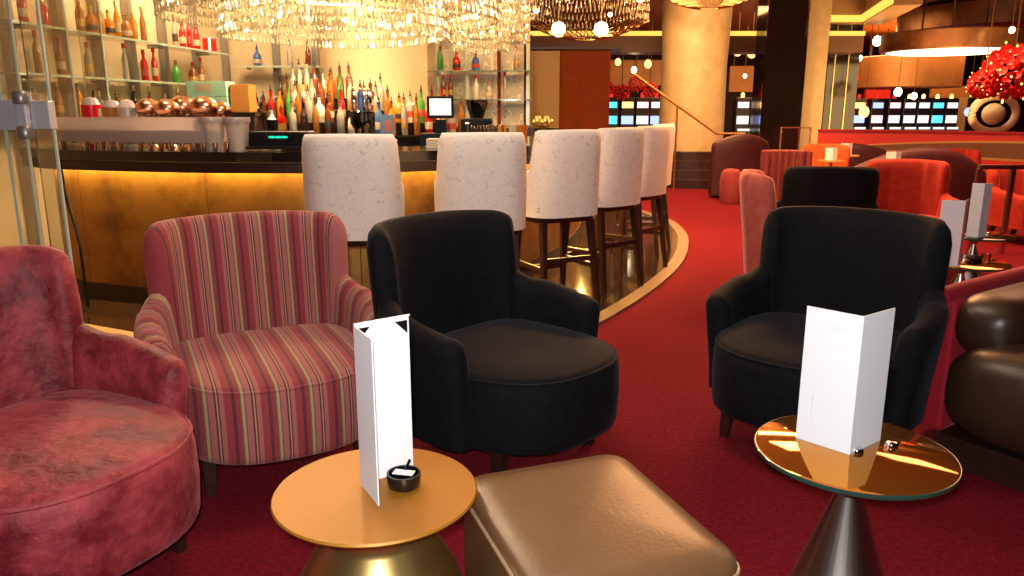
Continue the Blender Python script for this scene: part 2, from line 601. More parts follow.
# cream back-bar walls with bronze uprights
WL0, WL1 = Vector((-4.45, 6.3)), Vector((-4.0, 11.1))
struct(MB().ribbon([WL0, WL1], -.06, .06, .0, CEIL).build('wall_bar_left', M['wall_cream']))
struct(MB().box((-1.93, 11.35, CEIL / 2), (4.2, .1, CEIL)).build('wall_bar_back', M['wall_cream']))
k = 0
for t in (.12, .26, .38, .50, .64, .80, .97):
    p = WL0.lerp(WL1, t)
    k += 1
    struct(MB().box((p.x + .10, p.y, 1.75), (.07, .10, 3.4)).build('trim_%d' % (k + 1), M['frame']))
for x in (-3.3, -2.75):
    k += 1
    struct(MB().box((x, 11.24, 1.75), (.09, .08, 3.4)).build('trim_%d' % (k + 1), M['frame']))
# round cream core behind the bottle display
struct(MB().lathe([(.62, 0), (.62, CEIL)], 40, (-1.62, 9.4, 0)).build('wall_bar_core', M['wall_cream'], smooth=True))

# bulkhead with cove light across the hall, ceiling coves on the right
b = struct(MB().box((2.9, 17.3, 2.72), (9.0, .7, .34)).build('trim_20', M['beam']))
c = MB().box((2.9, 16.93, 2.93), (9.0, .04, .09)).build('cove_light', M['cove'])
tag(c, 'long straight yellow cove light along the brown bulkhead', 'light')
p1, p2, p3 = at(806, 18, d=17.5), at(862, 17, d=17.5), at(892, 0, d=14.5)
pts = [(p1.x, p1.y), (p2.x, p2.y), (p3.x, p3.y)]
struct(MB().ribbon(pts, -.5, -.03, p1.z - .12, p1.z + .5).build('trim_21', M['ceiling']))
tag(MB().ribbon(pts, -.03, .03, p1.z - .08, p1.z + .06).build('cove_light', M['cove']),
    'angled yellow cove light at the upper right of the hall ceiling', 'light')

# ------------------------------------------------------------------ armchairs


def shell(path, hfun, z0, th, lean, mb, taper=.07, top_r=.05, side=.3, uvc=0.0, capuv=0.0):
    """upholstered wall following a plan path; open side is to the left of the path; hfun(s) gives the top height.
    lean(s) pushes the top outward."""
    P = [Vector(p) for p in path]
    L = [0]
    for i in range(1, len(P)):
        L.append(L[-1] + (P[i] - P[i - 1]).length)
    tot = L[-1]
    prof = [(-.5, 0), (-.5, .35), (-.5, .7), (-.48, .88), (-.36, .96), (-.15, 1.0), (.15, 1.0), (.36, .965), (.48, .90),
            (.5, .72), (.5, .35), (.5, 0)]
    n = len(prof)
    vs, fs, uv = [], [], []
    for i, p in enumerate(P):
        a, b = P[max(i - 1, 0)], P[min(i + 1, len(P) - 1)]
        t = (b - a).normalized()
        nrm = Vector((t.y, -t.x))
        s = L[i]
        e = min(s, tot - s)
        f = 1.0 if e >= taper else math.sqrt(max(0.0, 1 - (1 - e / taper) ** 2)) * .85 + .15
        h = hfun(s / tot, s, tot)
        if e < top_r:
            h -= (top_r - math.sqrt(max(0, top_r ** 2 - (top_r - e) ** 2))) * .9
        for (u, v) in prof:
            z = z0 + (h - z0) * v
            w = th * u * f * (1.0 if v > .1 else .9)
            le = lean * max(0, (z - z0 - .1))
            q = p + nrm * w + Vector((nrm.x * le * side, nrm.y * le))
            vs.append((q.x, q.y, z))
            uv.append((min(max(s, uvc), tot - uvc) - tot / 2 + capuv * (1 - f), v * .5 + (0.5 if u > 0 else 0)))
    for i in range(len(P) - 1):
        for k in range(n):
            k2 = (k + 1) % n
            fs.append((i * n + k, i * n + k2, (i + 1) * n + k2, (i + 1) * n + k))
    fs.append(tuple(range(n)))
    fs.append(tuple((len(P) - 1) * n + k for k in range(n)))
    mb.add(vs, fs, uv)
    return mb


def resample(path, step=.015):
    P = [Vector(p) for p in path]
    L = [0]
    for i in range(1, len(P)):
        L.append(L[-1] + (P[i] - P[i - 1]).length)
    n = max(3, int(L[-1] / step))
    out = []
    j = 0
    for k in range(n + 1):
        d = L[-1] * k / n
        while j < len(L) - 2 and L[j + 1] < d:
            j += 1
        f = (d - L[j]) / (L[j + 1] - L[j])
        out.append(P[j].lerp(P[j + 1], f))
    return out


def dshape(w, yb, yf, n=56, e=2.6, bow=.5):
    """seat plan: flat-ish back, bowed front"""
    out = []
    for k in range(n):
        a = 2 * PI * k / n
        c, s = math.cos(a), math.sin(a)
        ex = 2 / e if s < 0 else 2 / 4.5
        x = w / 2 * math.copysign(abs(c) ** ex, c)
        y = (yb if s > 0 else -yf) * abs(s) ** (2 / (e if s < 0 else 4.5)) * (1 if s > 0 else 1)
        out.append((x, y))
    return out


def armchair(name, label, loc, face, m, group=None, scale=1.0, seat_m=None, back_h=.93, arm_h=.62, leg_m=None, width=1.0):
    """face = compass heading of the seat front, degrees from -Y towards +X"""
    t = thing(name, label, 'armchair', loc, R(face), group)
    if scale != 1.0:
        t.scale = (scale, scale, scale)
    W2 = .345 * width
    # seat block: side skin, edge roll and crowned top
    plan = dshape(2 * W2 + .06, .27, .49)
    prof = [(.90, .165), (.985, .175), (1.0, .20), (1.012, .30), (1.005, .395), (.992, .425), (.965, .443), (.93, .452), (.7, .466), (.35, .474), (.04, .476)]
    vs, fs, uv = [], [], []
    n = len(plan)
    for q, z in prof:
        for (x, y) in plan:
            sh = .07 * (1 - q) if q < .9 else 0
            vs.append((x * q, y * q - .0 + sh, z))
            uv.append((x * q, y * q))
    for i in range(len(prof) - 1):
        for k in range(n):
            k2 = (k + 1) % n
            fs.append((i * n + k, i * n + k2, (i + 1) * n + k2, (i + 1) * n + k))
    fs.append(tuple(range(n)))
    fs.append(tuple((len(prof) - 1) * n + k for k in range(n)))
    seat = MB().add(vs, fs, uv).build('seat', seat_m or m, t, True, auto=False)
    # welt around the seat edge
    MB().tube([(x * .985, y * .985, .434) for x, y in plan] + [(plan[0][0] * .985, plan[0][1] * .985, .434)], .006, 6).build('welt', seat_m or m, seat, True)
    # backrest, gently curved in plan
    bp = resample(spline([(-W2 - .01, .195), (-W2 + .025, .25), (-W2 + .10, .292), (-.12, .32), (.12, .32), (W2 - .10, .292), (W2 - .025, .25), (W2 + .01, .195)], 8), .012)

    def hb(u, s, tot):
        e = min(s, tot - s)
        up = min(1, max(0, e / .03))
        base = back_h - .06 + .05 * math.sin(min(1, e / .08) * PI / 2)
        return (arm_h + .02) + (base + .015 * math.sin(PI * u) - arm_h - .02) * (1 - (1 - up) ** 2.2)
    mb = MB()
    shell(bp[::-1], hb, .17, .105, .13, mb, .06, .0, uvc=.03)
    mb.build('backrest', m, t, True, auto=60)
    # arms wrap forward from the back
    for sgn in (-1, 1):
        ap = [(sgn * (W2 + .01), -.20), (sgn * (W2 + .028), -.10), (sgn * (W2 + .028), .03), (sgn * (W2 + .005), .15), (sgn * (W2 - .03), .23)]
        ap = resample(spline(ap, 8), .008)
        if sgn < 0:
            ap = ap[::-1]

        def ha(u, s, tot, sg=sgn):
            f = u if sg > 0 else 1 - u          # 0 at the front
            h = arm_h - .045 + .05 * min(1, f * 1.6)
            if f > .72:
                h += .06 * ((f - .72) / .28) ** 2
            return h
        mb = MB()
        shell(ap, ha, .17, .11, .12, mb, .06, .04, side=1.0, capuv=.26)
        mb.build('armrest', m, t, True, auto=60)
    lm = leg_m or M['wood']
    for sx in (-1, 1):
        MB().taper((sx * .275 * width, -.27, 0), (sx * .265 * width, -.25, .19), .034, .056).build('leg', lm, t, bevel=.003)
        MB().taper((sx * .27 * width, .30, 0), (sx * .25 * width, .22, .19), .034, .052).build('leg', lm, t, bevel=.003)
    return t


armchair('armchair', 'crushed red velvet armchair cut by the left edge of the frame', (-1.42, 2.07, 0), 63, M['red_velvet'])
armchair('armchair', 'red and pink striped armchair with tan lines', (-.965, 2.92, 0), 27, M['stripe'], width=1.02)
armchair('armchair', 'black velvet armchair with a low seat, behind the gold table and the ottoman', (-.06, 2.97, 0), 48, M['black_velvet'])
armchair('armchair', 'black velvet armchair behind the amber glass table, its seat to the left', (1.29, 3.10, 0), -41, M['black_velvet'], width=.98)
armchair('armchair', 'dusty pink velvet armchair seen from its side, beside the aisle', (2.10, 5.55, 0), 78, M['pink_velvet'], width=.85)
armchair('armchair', 'black velvet armchair seen from behind, next to the dusty pink one', (2.60, 6.45, 0), 168, M['black_velvet'], width=.9)
armchair('armchair', 'orange-red velvet armchair facing the camera, its wide back open', (3.42, 6.6, 0), -16, M['orange_velvet'], width=.85)
armchair('armchair', 'bright orange armchair at the end of the ribbed maroon booth', (3.85, 9.95, 0), -50, M['bright_orange'], width=.8)

# ------------------------------------------------------------------ ottoman
t = thing('ottoman', 'square bronze-brown leather ottoman with piped edges', 'ottoman', (.185, 1.69, 0), R(20))
q = []
for (cx, cy, a0) in ((.18, .24, 0), (-.18, .24, 90), (-.18, -.24, 180), (.18, -.24, 270)):
    for k in range(6):
        a = R(a0 + k * 18)
        q.append((cx + .062 * math.cos(a), cy + .062 * math.sin(a)))


def scaled(q, k, z, bow=0):
    return [(x * k, y * k, z) for x, y in q]


def loft(rings, m, name, parent, smooth=True, auto=50):
    n = len(rings[0])
    vs = [p for r in rings for p in r]
    fs = [(i * n + k, i * n + (k + 1) % n, (i + 1) * n + (k + 1) % n, (i + 1) * n + k) for i in range(len(rings) - 1) for k in range(n)]
    fs += [tuple(range(n)), tuple((len(rings) - 1) * n + k for k in range(n))]
    return MB().add(vs, fs).build(name, m, parent, smooth, auto=auto)


loft([scaled(q, .96, .03), scaled(q, .985, .05), scaled(q, 1.0, .2), scaled(q, .995, .372)], M['brown_leather'], 'base', t)
loft([scaled(q, .99, .375), scaled(q, 1.0, .385), scaled(q, .985, .40), scaled(q, .94, .410), scaled(q, .75, .418), scaled(q, .4, .424), scaled(q, .02, .426)],
     M['brown_leather'], 'cushion', t, auto=False)
MB().tube([(x * 1.005, y * 1.005, .377) for x, y in q + q[:1]], .005, 6).build('piping', M['piping'], t, True)
for sx in (-1, 1):
    for sy in (-1, 1):
        MB().lathe([(.018, 0), (.022, .035)], 12, (sx * .2, sy * .2, 0)).build('foot', M['wood'], t)

# ------------------------------------------------------------------ low tables
t = thing('round_table', 'round matt gold table with an hourglass brass base', 'table', (-.335, 1.735, 0))
MB().lathe([(.235, .436), (.246, .440), (.249, .445), (.246, .450), (.0, .4502)], 64).build('tabletop', M['brass_top'], t, True)
MB().lathe([(.235, 0), (.235, .012), (.232, .05), (.222, .14), (.198, .22), (.160, .29), (.130, .335), (.124, .355), (.132, .38), (.158, .412), (.19, .436)], 48).build('base', M['brass'], t, True, auto=60)


def glass_table(label, loc, top_m, group=None):
    t = thing('round_table', label, 'table', loc)
    MB().lathe([(.238, .492), (.243, .496), (.243, .502), (.238, .505)], 64).build('tabletop', top_m, t, True)
    MB().lathe([(.2445, .490), (.2465, .493), (.2465, .500), (.2445, .502)], 64).build('rim', M['glass_edge'], t, True)
    MB().lathe([(.17, 0), (.17, .012), (.145, .05), (.020, .42), (.019, .435), (.045, .472), (.06, .490)], 40).build('base', M['steel'], t, True, auto=35)
    for x, y in ((.0, -.02), (.105, .015)):
        MB().lathe([(.016, .505), (.016, .512), (.012, .518), (.004, .519)], 16, (x, y, 0)).build('glass_fixing', M['chrome'], t, True)
    return t


glass_table('round amber mirror-glass table on a steel cone base, nearest of the glass tables', (.885, 1.85, 0), M['amber_mirror'])
glass_table('round amber mirror-glass table behind the black armchair, holding a black ashtray', (2.62, 4.40, 0), M['amber_mirror'])
glass_table('round glass table farthest back on the right, beside the brown bench seat', (3.28, 5.40, 0), M['counter'])


def panel(a, b, h, th, z0, lean=0.0):
    """upright card between two floor points"""
    a, b = Vector(a), Vector(b)
    t = (b - a).normalized()
    n = Vector((t.y, -t.x)) * th / 2
    vs = []
    for z in (z0, z0 + h):
        vs += [(a - n).to_3d() + Vector((0, 0, z)), (b - n).to_3d() + Vector((0, 0, z)), (b + n).to_3d() + Vector((0, 0, z)), (a + n).to_3d() + Vector((0, 0, z))]
    return MB().add(vs, [(0, 3, 2, 1), (4, 5, 6, 7), (0, 1, 5, 4), (1, 2, 6, 5), (2, 3, 7, 6), (3, 0, 4, 7)])


# menu stand on the gold table: back leaf with a printed sheet and black corners, and a front flap
t = thing('menu_stand', 'tall folded white menu card standing on the gold table', 'menu', (-.376, 1.762, .4504))
A, B_, F_ = (0, 0), (.118, .088), (.062, -.108)
panel(A, B_, .41, .003, 0).build('back_leaf', M['white_card'], t)
panel(A, F_, .41, .003, 0).build('flap', M['white_card'], t)
d = (Vector(B_) - Vector(A)).normalized()
nn = Vector((d.y, -d.x)) * .0026
a2, b2 = Vector(A) + d * .006 + nn, Vector(B_) - d * .006 + nn
sheet = panel(a2, b2, .395, .001, .006).build('printed_sheet', M['print'], t)
for p, s in ((a2, 1), (b2, -1)):
    o_ = nn * .4
    vs = [(p + o_).to_3d() + Vector((0, 0, .403)), (p + o_ + d * s * .034).to_3d() + Vector((0, 0, .403)), (p + o_).to_3d() + Vector((0, 0, .369))]
    n3 = (nn.normalized() * .0008).to_3d()
    MB().add(vs + [v + n3 for v in vs], [(0, 1, 2), (3, 5, 4), (0, 3, 4, 1), (1, 4, 5, 2), (2, 5, 3, 0)]).build('black_corner', M['black_plastic'], t)
MB().box((.06, .047, .413), (.15, .006, .004), math.atan2(.088, .118)).build('top_strip', M['white_card'], t)


def menu_v(label, loc, L, F, Rr, h, m=None, name='menu_stand', lines=True):
    t = thing(name, label, 'menu', loc)
    panel(F, L, h, .003, 0).build('leaf', m or M['white_card'], t, bevel=.0008)
    panel(F, Rr, h, .003, 0).build('leaf', m or M['white_card'], t, bevel=.0008)
    return t


t = menu_v('folded white menu card standing on the nearest amber glass table', (.858, 1.815, .5052), (-.098, .105), (0, 0), (.118, .085), .365)
# faint print on the left leaf
d = Vector((-.098, .105)).normalized()
nn = Vector((-d.y, d.x)) if Vector((-d.y, d.x)).y < 0 else Vector((d.y, -d.x))
for j, (s0, s1, z) in enumerate(((.03, .085, .325), (.045, .075, .318), (.105, .108, .10), (.105, .1065, .06))):
    p0, p1 = d * s0 + nn * .0022, d * s1 + nn * .0022
    panel(p0, p1, .002 if j < 2 else .035, .0005, z).build('print_line', mat('faint_print', (.66, .68, .74), .5) if j == 0 else bpy.data.materials['faint_print'], t)
menu_v('white menu card on the amber table behind the black armchair', (2.50, 4.24, .5052), (-.115, .03), (0, 0), (.075, .10), .37)
menu_v('pale menu card on the farthest round table at right', (3.21, 5.25, .5052), (-.06, .04), (0, 0), (.07, .03), .37)


def ashtray(label, loc, card=True, m=None):
    t = thing('ashtray', label, 'ashtray', loc)
    MB().lathe([(.036, 0), (.041, .004), (.043, .03), (.042, .036), (.037, .036), (.034, .012), (.0, .010)], 32).build('bowl', M['ash_glass'], t, True, auto=50)
    if card:
        MB().box((0, 0, .036), (.052, .026, .0015), R(-12)).build('card', M['white_card'], t)
        MB().tube([(.0, .012, .034), (.012, .03, .056)], .0035, 8).build('cigarette_rest', M['ash_glass'], t)
    return t


ashtray('black glass ashtray with a white card on the gold table', (-.268, 1.755, .4505))
ashtray('small black ashtray on the amber table behind the black armchair', (2.66, 4.36, .5052), False)
tag(MB().lathe([(.022, 0), (.026, .05), (.022, .05), (.020, .006)], 20, (2.735, 4.37, .5052)).build('tumbler', M['clear'], smooth=True),
    'small clear glass beside the black ashtray on the amber table', 'glass')

# ------------------------------------------------------------------ right-hand banquettes


def bench(label, loc, rz, main, second, group=None, rail=None):
    t = thing('banquette', label, 'bench', loc, rz, group)
    # long bolster-shaped seat running along local +X, its rounded end at x=0
    def bol(x0, x1, yc, zc, ry, rz_, m, nm, n=28):
        rings = []
        for (x, f) in [(x0, .25), (x0 + .01, .5), (x0 + .035, .75), (x0 + .08, .92), (x0 + .14, 1), (x1, 1)]:
            r = []
            for k in range(n):
                a = 2 * PI * k / n
                c, s = math.cos(a), math.sin(a)
                r.append((x, yc + ry * f * math.copysign(abs(c) ** .7, c), zc + rz_ * f * math.copysign(abs(s) ** .7, s)))
            rings.append(r)
        return loft(rings, m, nm, t, auto=False)
    bol(0, 1.9, .0, .31, .33, .19, main, 'seat_cushion')
    bol(.22, 1.9, .27, .52, .14, .13, main, 'back_cushion')
    MB().ribbon([(.30, .46), (.5, .46), (1.9, .46)], -.06, .06, .03, .60).build('back_panel', second, t, bevel=.02)
    MB().tube([(.28, .46, .61), (.5, .45, .62), (1.9, .45, .63)], .04, 12).build('top_rail', rail or second, t, True)
    MB().box((.98, .06, .06), (1.8, .5, .12)).build('plinth', M['wood'], t)
    return t


bench('dark brown leather banquette with a crimson back, nearest at the right edge', (1.79, 2.54, 0), R(34), M['dark_leather'], M['crimson'])
bench('brown leather banquette with a crimson rail beyond the amber glass table', (3.62, 4.75, 0), R(20), M['dark_leather'], M['crimson'])

# ------------------------------------------------------------------ bar stools
stool_prof = None


def bar_stool(label, loc, face, group='ivory bar stools round the bar'):
    t = thing('bar_stool', label, 'bar stool', loc, R(face), group)
    # local front = -Y, back at +Y
    bp = resample(spline([(-.235, -.02), (-.245, .08), (-.20, .19), (-.10, .235), (.10, .235), (.20, .19), (.245, .08), (.235, -.02)], 8), .014)

    def hb(u, s, tot):
        e = min(s, tot - s)
        k = min(1, max(0, (e - .12) / .06))
        k = k * k * (3 - 2 * k)
        return .955 + (1.215 - .955) * k + .012 * math.sin(PI * u)
    mb = MB()
    shell(bp[::-1], hb, .655, .06, .05, mb, .05, .03)
    mb.build('backrest', M['ivory'], t, True, auto=60)
    plan = dshape(.46, .20, .24, 40)
    rings = [[(x * f, y * f, z) for x, y in plan] for f, z in ((.93, .665), (1, .68), (1.01, .74), (.97, .78), (.8, .795), (.03, .80))]
    loft(rings, M['ivory'], 'seat', t, auto=False)
    rings = [[(x * f, y * f + .012, z) for x, y in plan] for f, z in ((.98, .615), (1.0, .62), (1.0, .66))]
    loft(rings, M['wood'], 'seat_frame', t)
    for sx in (-1, 1):
        MB().taper((sx * .205, -.20, 0), (sx * .185, -.17, .625), .032, .045).build('leg', M['wood'], t, bevel=.003)
        MB().taper((sx * .215, .25, 0), (sx * .185, .17, .625), .032, .045).build('leg', M['wood'], t, bevel=.003)
        MB().box((sx * .202, .02, .30), (.022, .40, .035)).build('stretcher', M['wood'], t)
    MB().box((0, -.19, .24), (.39, .028, .04)).build('footrest', M['wood'], t)
    MB().box((0, .205, .36), (.38, .022, .035)).build('stretcher', M['wood'], t)
    return t


s0 = bar_stool('ivory bar stool standing farthest left, behind the striped armchair', (-.89, 4.40, .012), 184)
for x, y, f, lab in ((-.20, 4.70, 190, 'ivory bar stool directly behind the black velvet armchair, second from the left'),
                     (.29, 5.32, 208, 'third ivory bar stool from the left, first with its dark legs in full view'),
                     (.68, 5.92, 222, 'fourth ivory bar stool from the left, between two overlapping stools'),
                     (1.02, 6.62, 232, 'fifth ivory bar stool from the left, second from the far end'),
                     (1.24, 7.45, 244, 'ivory bar stool at the far right end of the row')):
    copy_at(s0, (x, y, .012), R(f), lab)

# ------------------------------------------------------------------ bar counter
bar = spline([(-3.47, 5.80), (-3.27, 5.62), (-3.0, 5.45), (-2.2, 5.2), (-1.3, 5.12), (-.55, 5.35), (-.02, 5.95), (.35, 6.75), (.62, 7.7), (.80, 8.8), (.86, 10.0)], 12)
t = thing('bar_counter', 'curved bar counter with aged gold panels and a black top', 'bar counter', (0, 0, 0))
MB().ribbon(bar, -.50, .17, 1.035, 1.10).build('countertop', M['counter'], t, bevel=.006)
MB().ribbon(bar, .10, .155, .965, 1.033).build('edge_moulding', M['wood'], t, bevel=.004)
MB().ribbon(bar, .0, .05, 1.012, 1.032).build('light_strip', M['led'], t)
nseg = 6
st = (len(bar) - 1) // nseg
bounds = [5, 22, 38, 52, 70, 92, len(bar) - 1]
for i in range(nseg):
    seg = bar[bounds[i]:bounds[i + 1] + 1]
    seg = resample(seg, .05)
    seg[0] = seg[0].lerp(seg[1], .06)
    seg[-1] = seg[-1].lerp(seg[-2], .06)
    MB().ribbon(seg, -.04, -.008, .14, 1.034).build('front_panel', M['gold_leaf'], t)
MB().ribbon(bar, -.10, -.045, .10, 1.03).build('carcass', M['kick'], t)
MB().ribbon(bar, -.06, .0, .013, .138).build('kickplate', M['kick'], t)


def barpt(px, off=0.0, z=1.1):
    """point of the bar line under image column px"""
    best = None
    for p in offset(bar, off):
        fwd = p.y * math.cos(PITCH) - (z - EYE) * math.sin(PITCH)
        e = abs(512 + FPX * p.x / fwd - px)
        if best is None or e < best[0]:
            best = (e, p)
    return best[1]


ends = [offset(bar, o)[i] for i, o in ((0, 0), (20, 0), (28, 0))]
# glass ice trough on the left of the counter
i0 = min(range(len(bar)), key=lambda i: (offset(bar, .06)[i] - barpt(57, .06)).length)
i1 = min(range(len(bar)), key=lambda i: (offset(bar, .06)[i] - barpt(203, .06)).length)
seg = bar[i0:i1 + 1]
t = thing('ice_trough', 'long frosted glass trough of crushed ice along the bar counter', 'ice trough', (0, 0, 0))
MB().ribbon(seg, .045, .055, 1.150, 1.315).build('front_glass', M['trough_glass'], t)
MB().ribbon(seg, -.285, -.275, 1.150, 1.315).build('back_glass', M['trough_glass'], t)
MB().ribbon(seg, -.29, .06, 1.140, 1.150).build('tray', M['steel'], t)
MB().ribbon(seg, -.27, .04, 1.151, 1.235).build('ice', M['ice'], t)
for i in range(0, len(seg), 5):
    p = offset(seg, .0)[i]
    MB().lathe([(.014, 1.1), (.014, 1.14)], 10, (p.x, p.y, 0)).build('foot', M['chrome'], t)
    p = offset(seg, -.22)[i]
    MB().lathe([(.014, 1.1), (.014, 1.14)], 10, (p.x, p.y, 0)).build('foot', M['chrome'], t)


def jug(px, off, r, h, m, label, straws=0, z=1.1, name='jug', foam=None):
    p = barpt(px, off)
    t = thing(name, label, 'jug' if name == 'jug' else 'glass', (p.x, p.y, z))
    MB().lathe([(r * .78, 0), (r * .8, .01), (r, h), (r * .92, h), (r * .90, h * .9), (.0, h * .9)], 24).build('body', m, t, True, auto=50)
    if foam:
        MB().lathe([(r * .86, h * .9), (r * .9, h * 1.02), (r * .6, h * 1.16), (.0, h * 1.2)], 20).build('ice_top', foam, t, True)
    for k in range(straws):
        MB().tube([(.01 * k, 0, h * .8), (.03 - .07 * k, 0, h * 1.35)], .006, 8).build('straw', M['black_plastic'], t)
    return t


jug(62, -.36, .07, .30, M['frost'], 'white frosted jug with a black straw, leftmost behind the ice trough', 1, foam=M['ice'])
jug(80, -.36, .075, .30, M['drink_red'], 'red drink jug with a black straw behind the ice trough', 1, foam=M['frost'])
jug(98, -.38, .07, .27, M['frost'], 'frosted jug directly right of the red drink jug', 0, foam=M['frost'])
jug(116, -.38, .072, .28, LIQ['amber'], 'yellow drink jug, third to the right of the red one', 0, foam=M['frost'])
jug(132, -.38, .07, .28, M['frost'], 'pale jug beside the copper bowls', 0, foam=M['ice'])
for i, (px_, off, r, lab) in enumerate(((155, -.40, .105, 'leftmost'), (172, -.36, .10, 'second from the left'), (188, -.60, .12, 'third from the left, set back'),
                                        (204, -.40, .115, 'large front'), (222, -.50, .09, 'right-hand'))):
    p = barpt(px_, off)
    r *= .86
    t = thing('copper_bowl', '%s round polished copper bowl behind the ice trough' % lab, 'bowl', (p.x, p.y, 1.10), 0, 'copper bowls on the bar')
    MB().ball((0, 0, .20 + r * .8), r, 20, 12, .8).build('body', M['copper'], t, True, auto=False)
    MB().lathe([(.05, 0), (.045, .01), (.02, .03), (.02, .20), (.04, .22)], 16).build('stem', M['copper'], t, True)
for i, px_ in enumerate((65, 84, 100, 112, 124, 136, 147, 158, 170, 181, 192, 206, 218, 230)):
    p = barpt(px_, .105)
    if i == 0:
        g0 = tag(MB().lathe([(.016, 0), (.021, .055), (.018, .055), (.014, .008), (.0, .008)], 14).build('shot_glass', M['chrome'], smooth=True), '', 'glass',
                 'shot glasses along the front edge of the counter')
        g = g0
    else:
        g = g0.copy()
        COL.objects.link(g)
    g.location = (p.x, p.y, 1.10)
    g['label'] = 'tiny silvery shot glass on the counter edge, %s from the left' % ['leftmost', 'second', 'third', 'fourth', 'fifth', 'sixth', 'seventh', 'eighth', 'ninth', 'tenth', 'eleventh', 'twelfth', 'thirteenth', 'fourteenth'][i]
    if i == 0:
        g['label'] = 'tiny silvery shot glass at the left end of the counter edge row'
for i, (px_, off, lab) in enumerate(((216, -.02, 'left'), (234, -.06, 'right'))):
    p = barpt(px_, off)
    t = thing('plastic_cup_stack', '%s of the two frosted plastic cup stacks beside the till display' % lab, 'cup stack', (p.x, p.y, 1.10), 0)
    MB().lathe([(.055, 0), (.06, .02), (.082, .20), (.084, .205), (.078, .205), (.0, .19)], 24).build('cup', M['frost'], t, True)
    MB().lathe([(.085, .18), (.087, .185), (.087, .215), (.082, .215), (.0, .20)], 24).build('cup', M['frost'], t, True)

# till display with green digits
p = barpt(279, -.06)
t = thing('till_display', 'black till display with small green characters on the counter', 'display', (p.x, p.y, 1.10), R(-2))
MB().box((0, 0, .075), (.40, .16, .10)).build('housing', M['black_plastic'], t, bevel=.012)
MB().box((0, 0, .018), (.42, .22, .03)).build('base', M['black_plastic'], t, bevel=.006)
MB().box((0, -.082, .09), (.20, .004, .04)).build('window', M['counter'], t)
MB().box((0, -.115, .008), (.42, .012, .012)).build('silver_strip', M['chrome'], t)
mb = MB()
for k in range(10):
    mb.box((-.058 + k * .0128, -.0852, .09), (.009, .002, .015 if k % 3 else .011))
mb.build('digits', M['screen_green'], t)

# things on the counter right of the display
for (px_, off, lab) in ((383, -.10, 'stack of white napkins beside the black beer tap'), (442, -.10, 'stack of white napkins beside the pint glasses')):
    p = barpt(px_, off)
    mb = MB()
    for k in range(6):
        mb.box((random.uniform(-.004, .004), 0, .006 + k * .011), (.17, .16, .009), random.uniform(-.05, .05))
    o = mb.build('napkin_stack', M['napkin'], bevel=.002)
    o.location = (p.x, p.y, 1.10)
    tag(o, lab, 'napkins')
gl = None
for i, (px_, off) in enumerate(((474, -.10), (484, -.14), (493, -.10), (479, -.26), (490, -.28), (499, -.24))):
    p = barpt(px_, off)
    if gl is None:
        gl = MB().lathe([(.040, 0), (.036, .002), (.030, .145), (.027, .15), (.0, .15)], 16).build('upturned_glass', M['clear'], smooth=True)
        g = gl
    else:
        g = gl.copy()
        COL.objects.link(g)
    g.location = (p.x, p.y, 1.10)
    tag(g, ('upturned tall clear glass behind the second bar stool, %s' % ('left', 'middle', 'right', 'left in the back row', 'middle in the back row', 'right in the back row')[i]), 'glass', 'upturned tall glasses on the bar')

# beer tap cluster
p = barpt(361, -.25)
t = thing('beer_tap', 'black beer font with chrome tops on the bar counter', 'beer tap', (p.x, p.y, 1.10))
MB().lathe([(.075, 0), (.07, .02), (.055, .05), (.058, .13), (.085, .17), (.085, .25), (.05, .26)], 20).build('column', M['ash_glass'], t, True)
for k, (x, y) in enumerate(((-.05, -.02), (.0, -.045), (.05, -.01), (.01, .04))):
    h = MB().lathe([(.010, .25), (.018, .28), (.022, .33), (.016, .38), (.006, .39)], 12, (x, y, 0)).build('handle', LIQ['blue'] if k == 1 else M['chrome'], t, True)
    MB().ball((x, y, .395), .012, 10, 6).build('knob', M['chrome'], h, True)
MB().tube([(0, -.06, .14), (0, -.13, .13), (0, -.14, .08)], .012, 8).build('spout', M['chrome'], t, True)

# ------------------------------------------------------------------ back bar: curved cabinet, stepped bottle display
CX, CY = -1.62, 9.4


def arc(r, a0, a1, n=24):
    return [(CX + r * math.sin(R(a0 + (a1 - a0) * k / n)), CY - r * math.cos(R(a0 + (a1 - a0) * k / n))) for k in range(n + 1)]


t = thing('back_counter', 'dark curved counter under the stepped bottle display', 'counter', (0, 0, 0))
MB().ribbon(arc(1.75, -48, 42), -.95, .18, 1.06, 1.12).build('countertop', M['counter'], t, bevel=.004)
MB().ribbon(arc(1.75, -48, 42), -.85, .10, .012, 1.058).build('cabinet', M['wood'], t)
TIERS = ((1.80, 1.122, -46, 40), (1.62, 1.24, -40, 36), (1.44, 1.36, -34, 14), (1.26, 1.48, -34, 0))
t = thing('bottle_stand', 'stepped mirror stand carrying rows of spirit bottles', 'bottle stand', (0, 0, 0))
for i, (r, z, a0, a1) in enumerate(TIERS):
    if i:
        MB().ribbon(arc(r, a0 - 2, a1 + 2), -.09, .075, 1.121 if i == 1 else TIERS[i - 1][1], z - .001).build('step', M['mirror'], t)

PROF = {
    'tall': [(.034, 0), (.038, .006), (.038, .17), (.034, .20), (.016, .235), (.0145, .29), (.017, .292), (.017, .305)],
    'squat': [(.048, 0), (.052, .008), (.054, .12), (.046, .155), (.018, .185), (.016, .225), (.019, .227), (.019, .24)],
    'slim': [(.028, 0), (.031, .006), (.030, .20), (.022, .24), (.012, .27), (.012, .325), (.015, .327), (.015, .34)],
    'square': [(.045, 0), (.047, .006), (.047, .15), (.040, .175), (.016, .19), (.016, .23), (.02, .232), (.02, .255)],
}
PROTO = {}


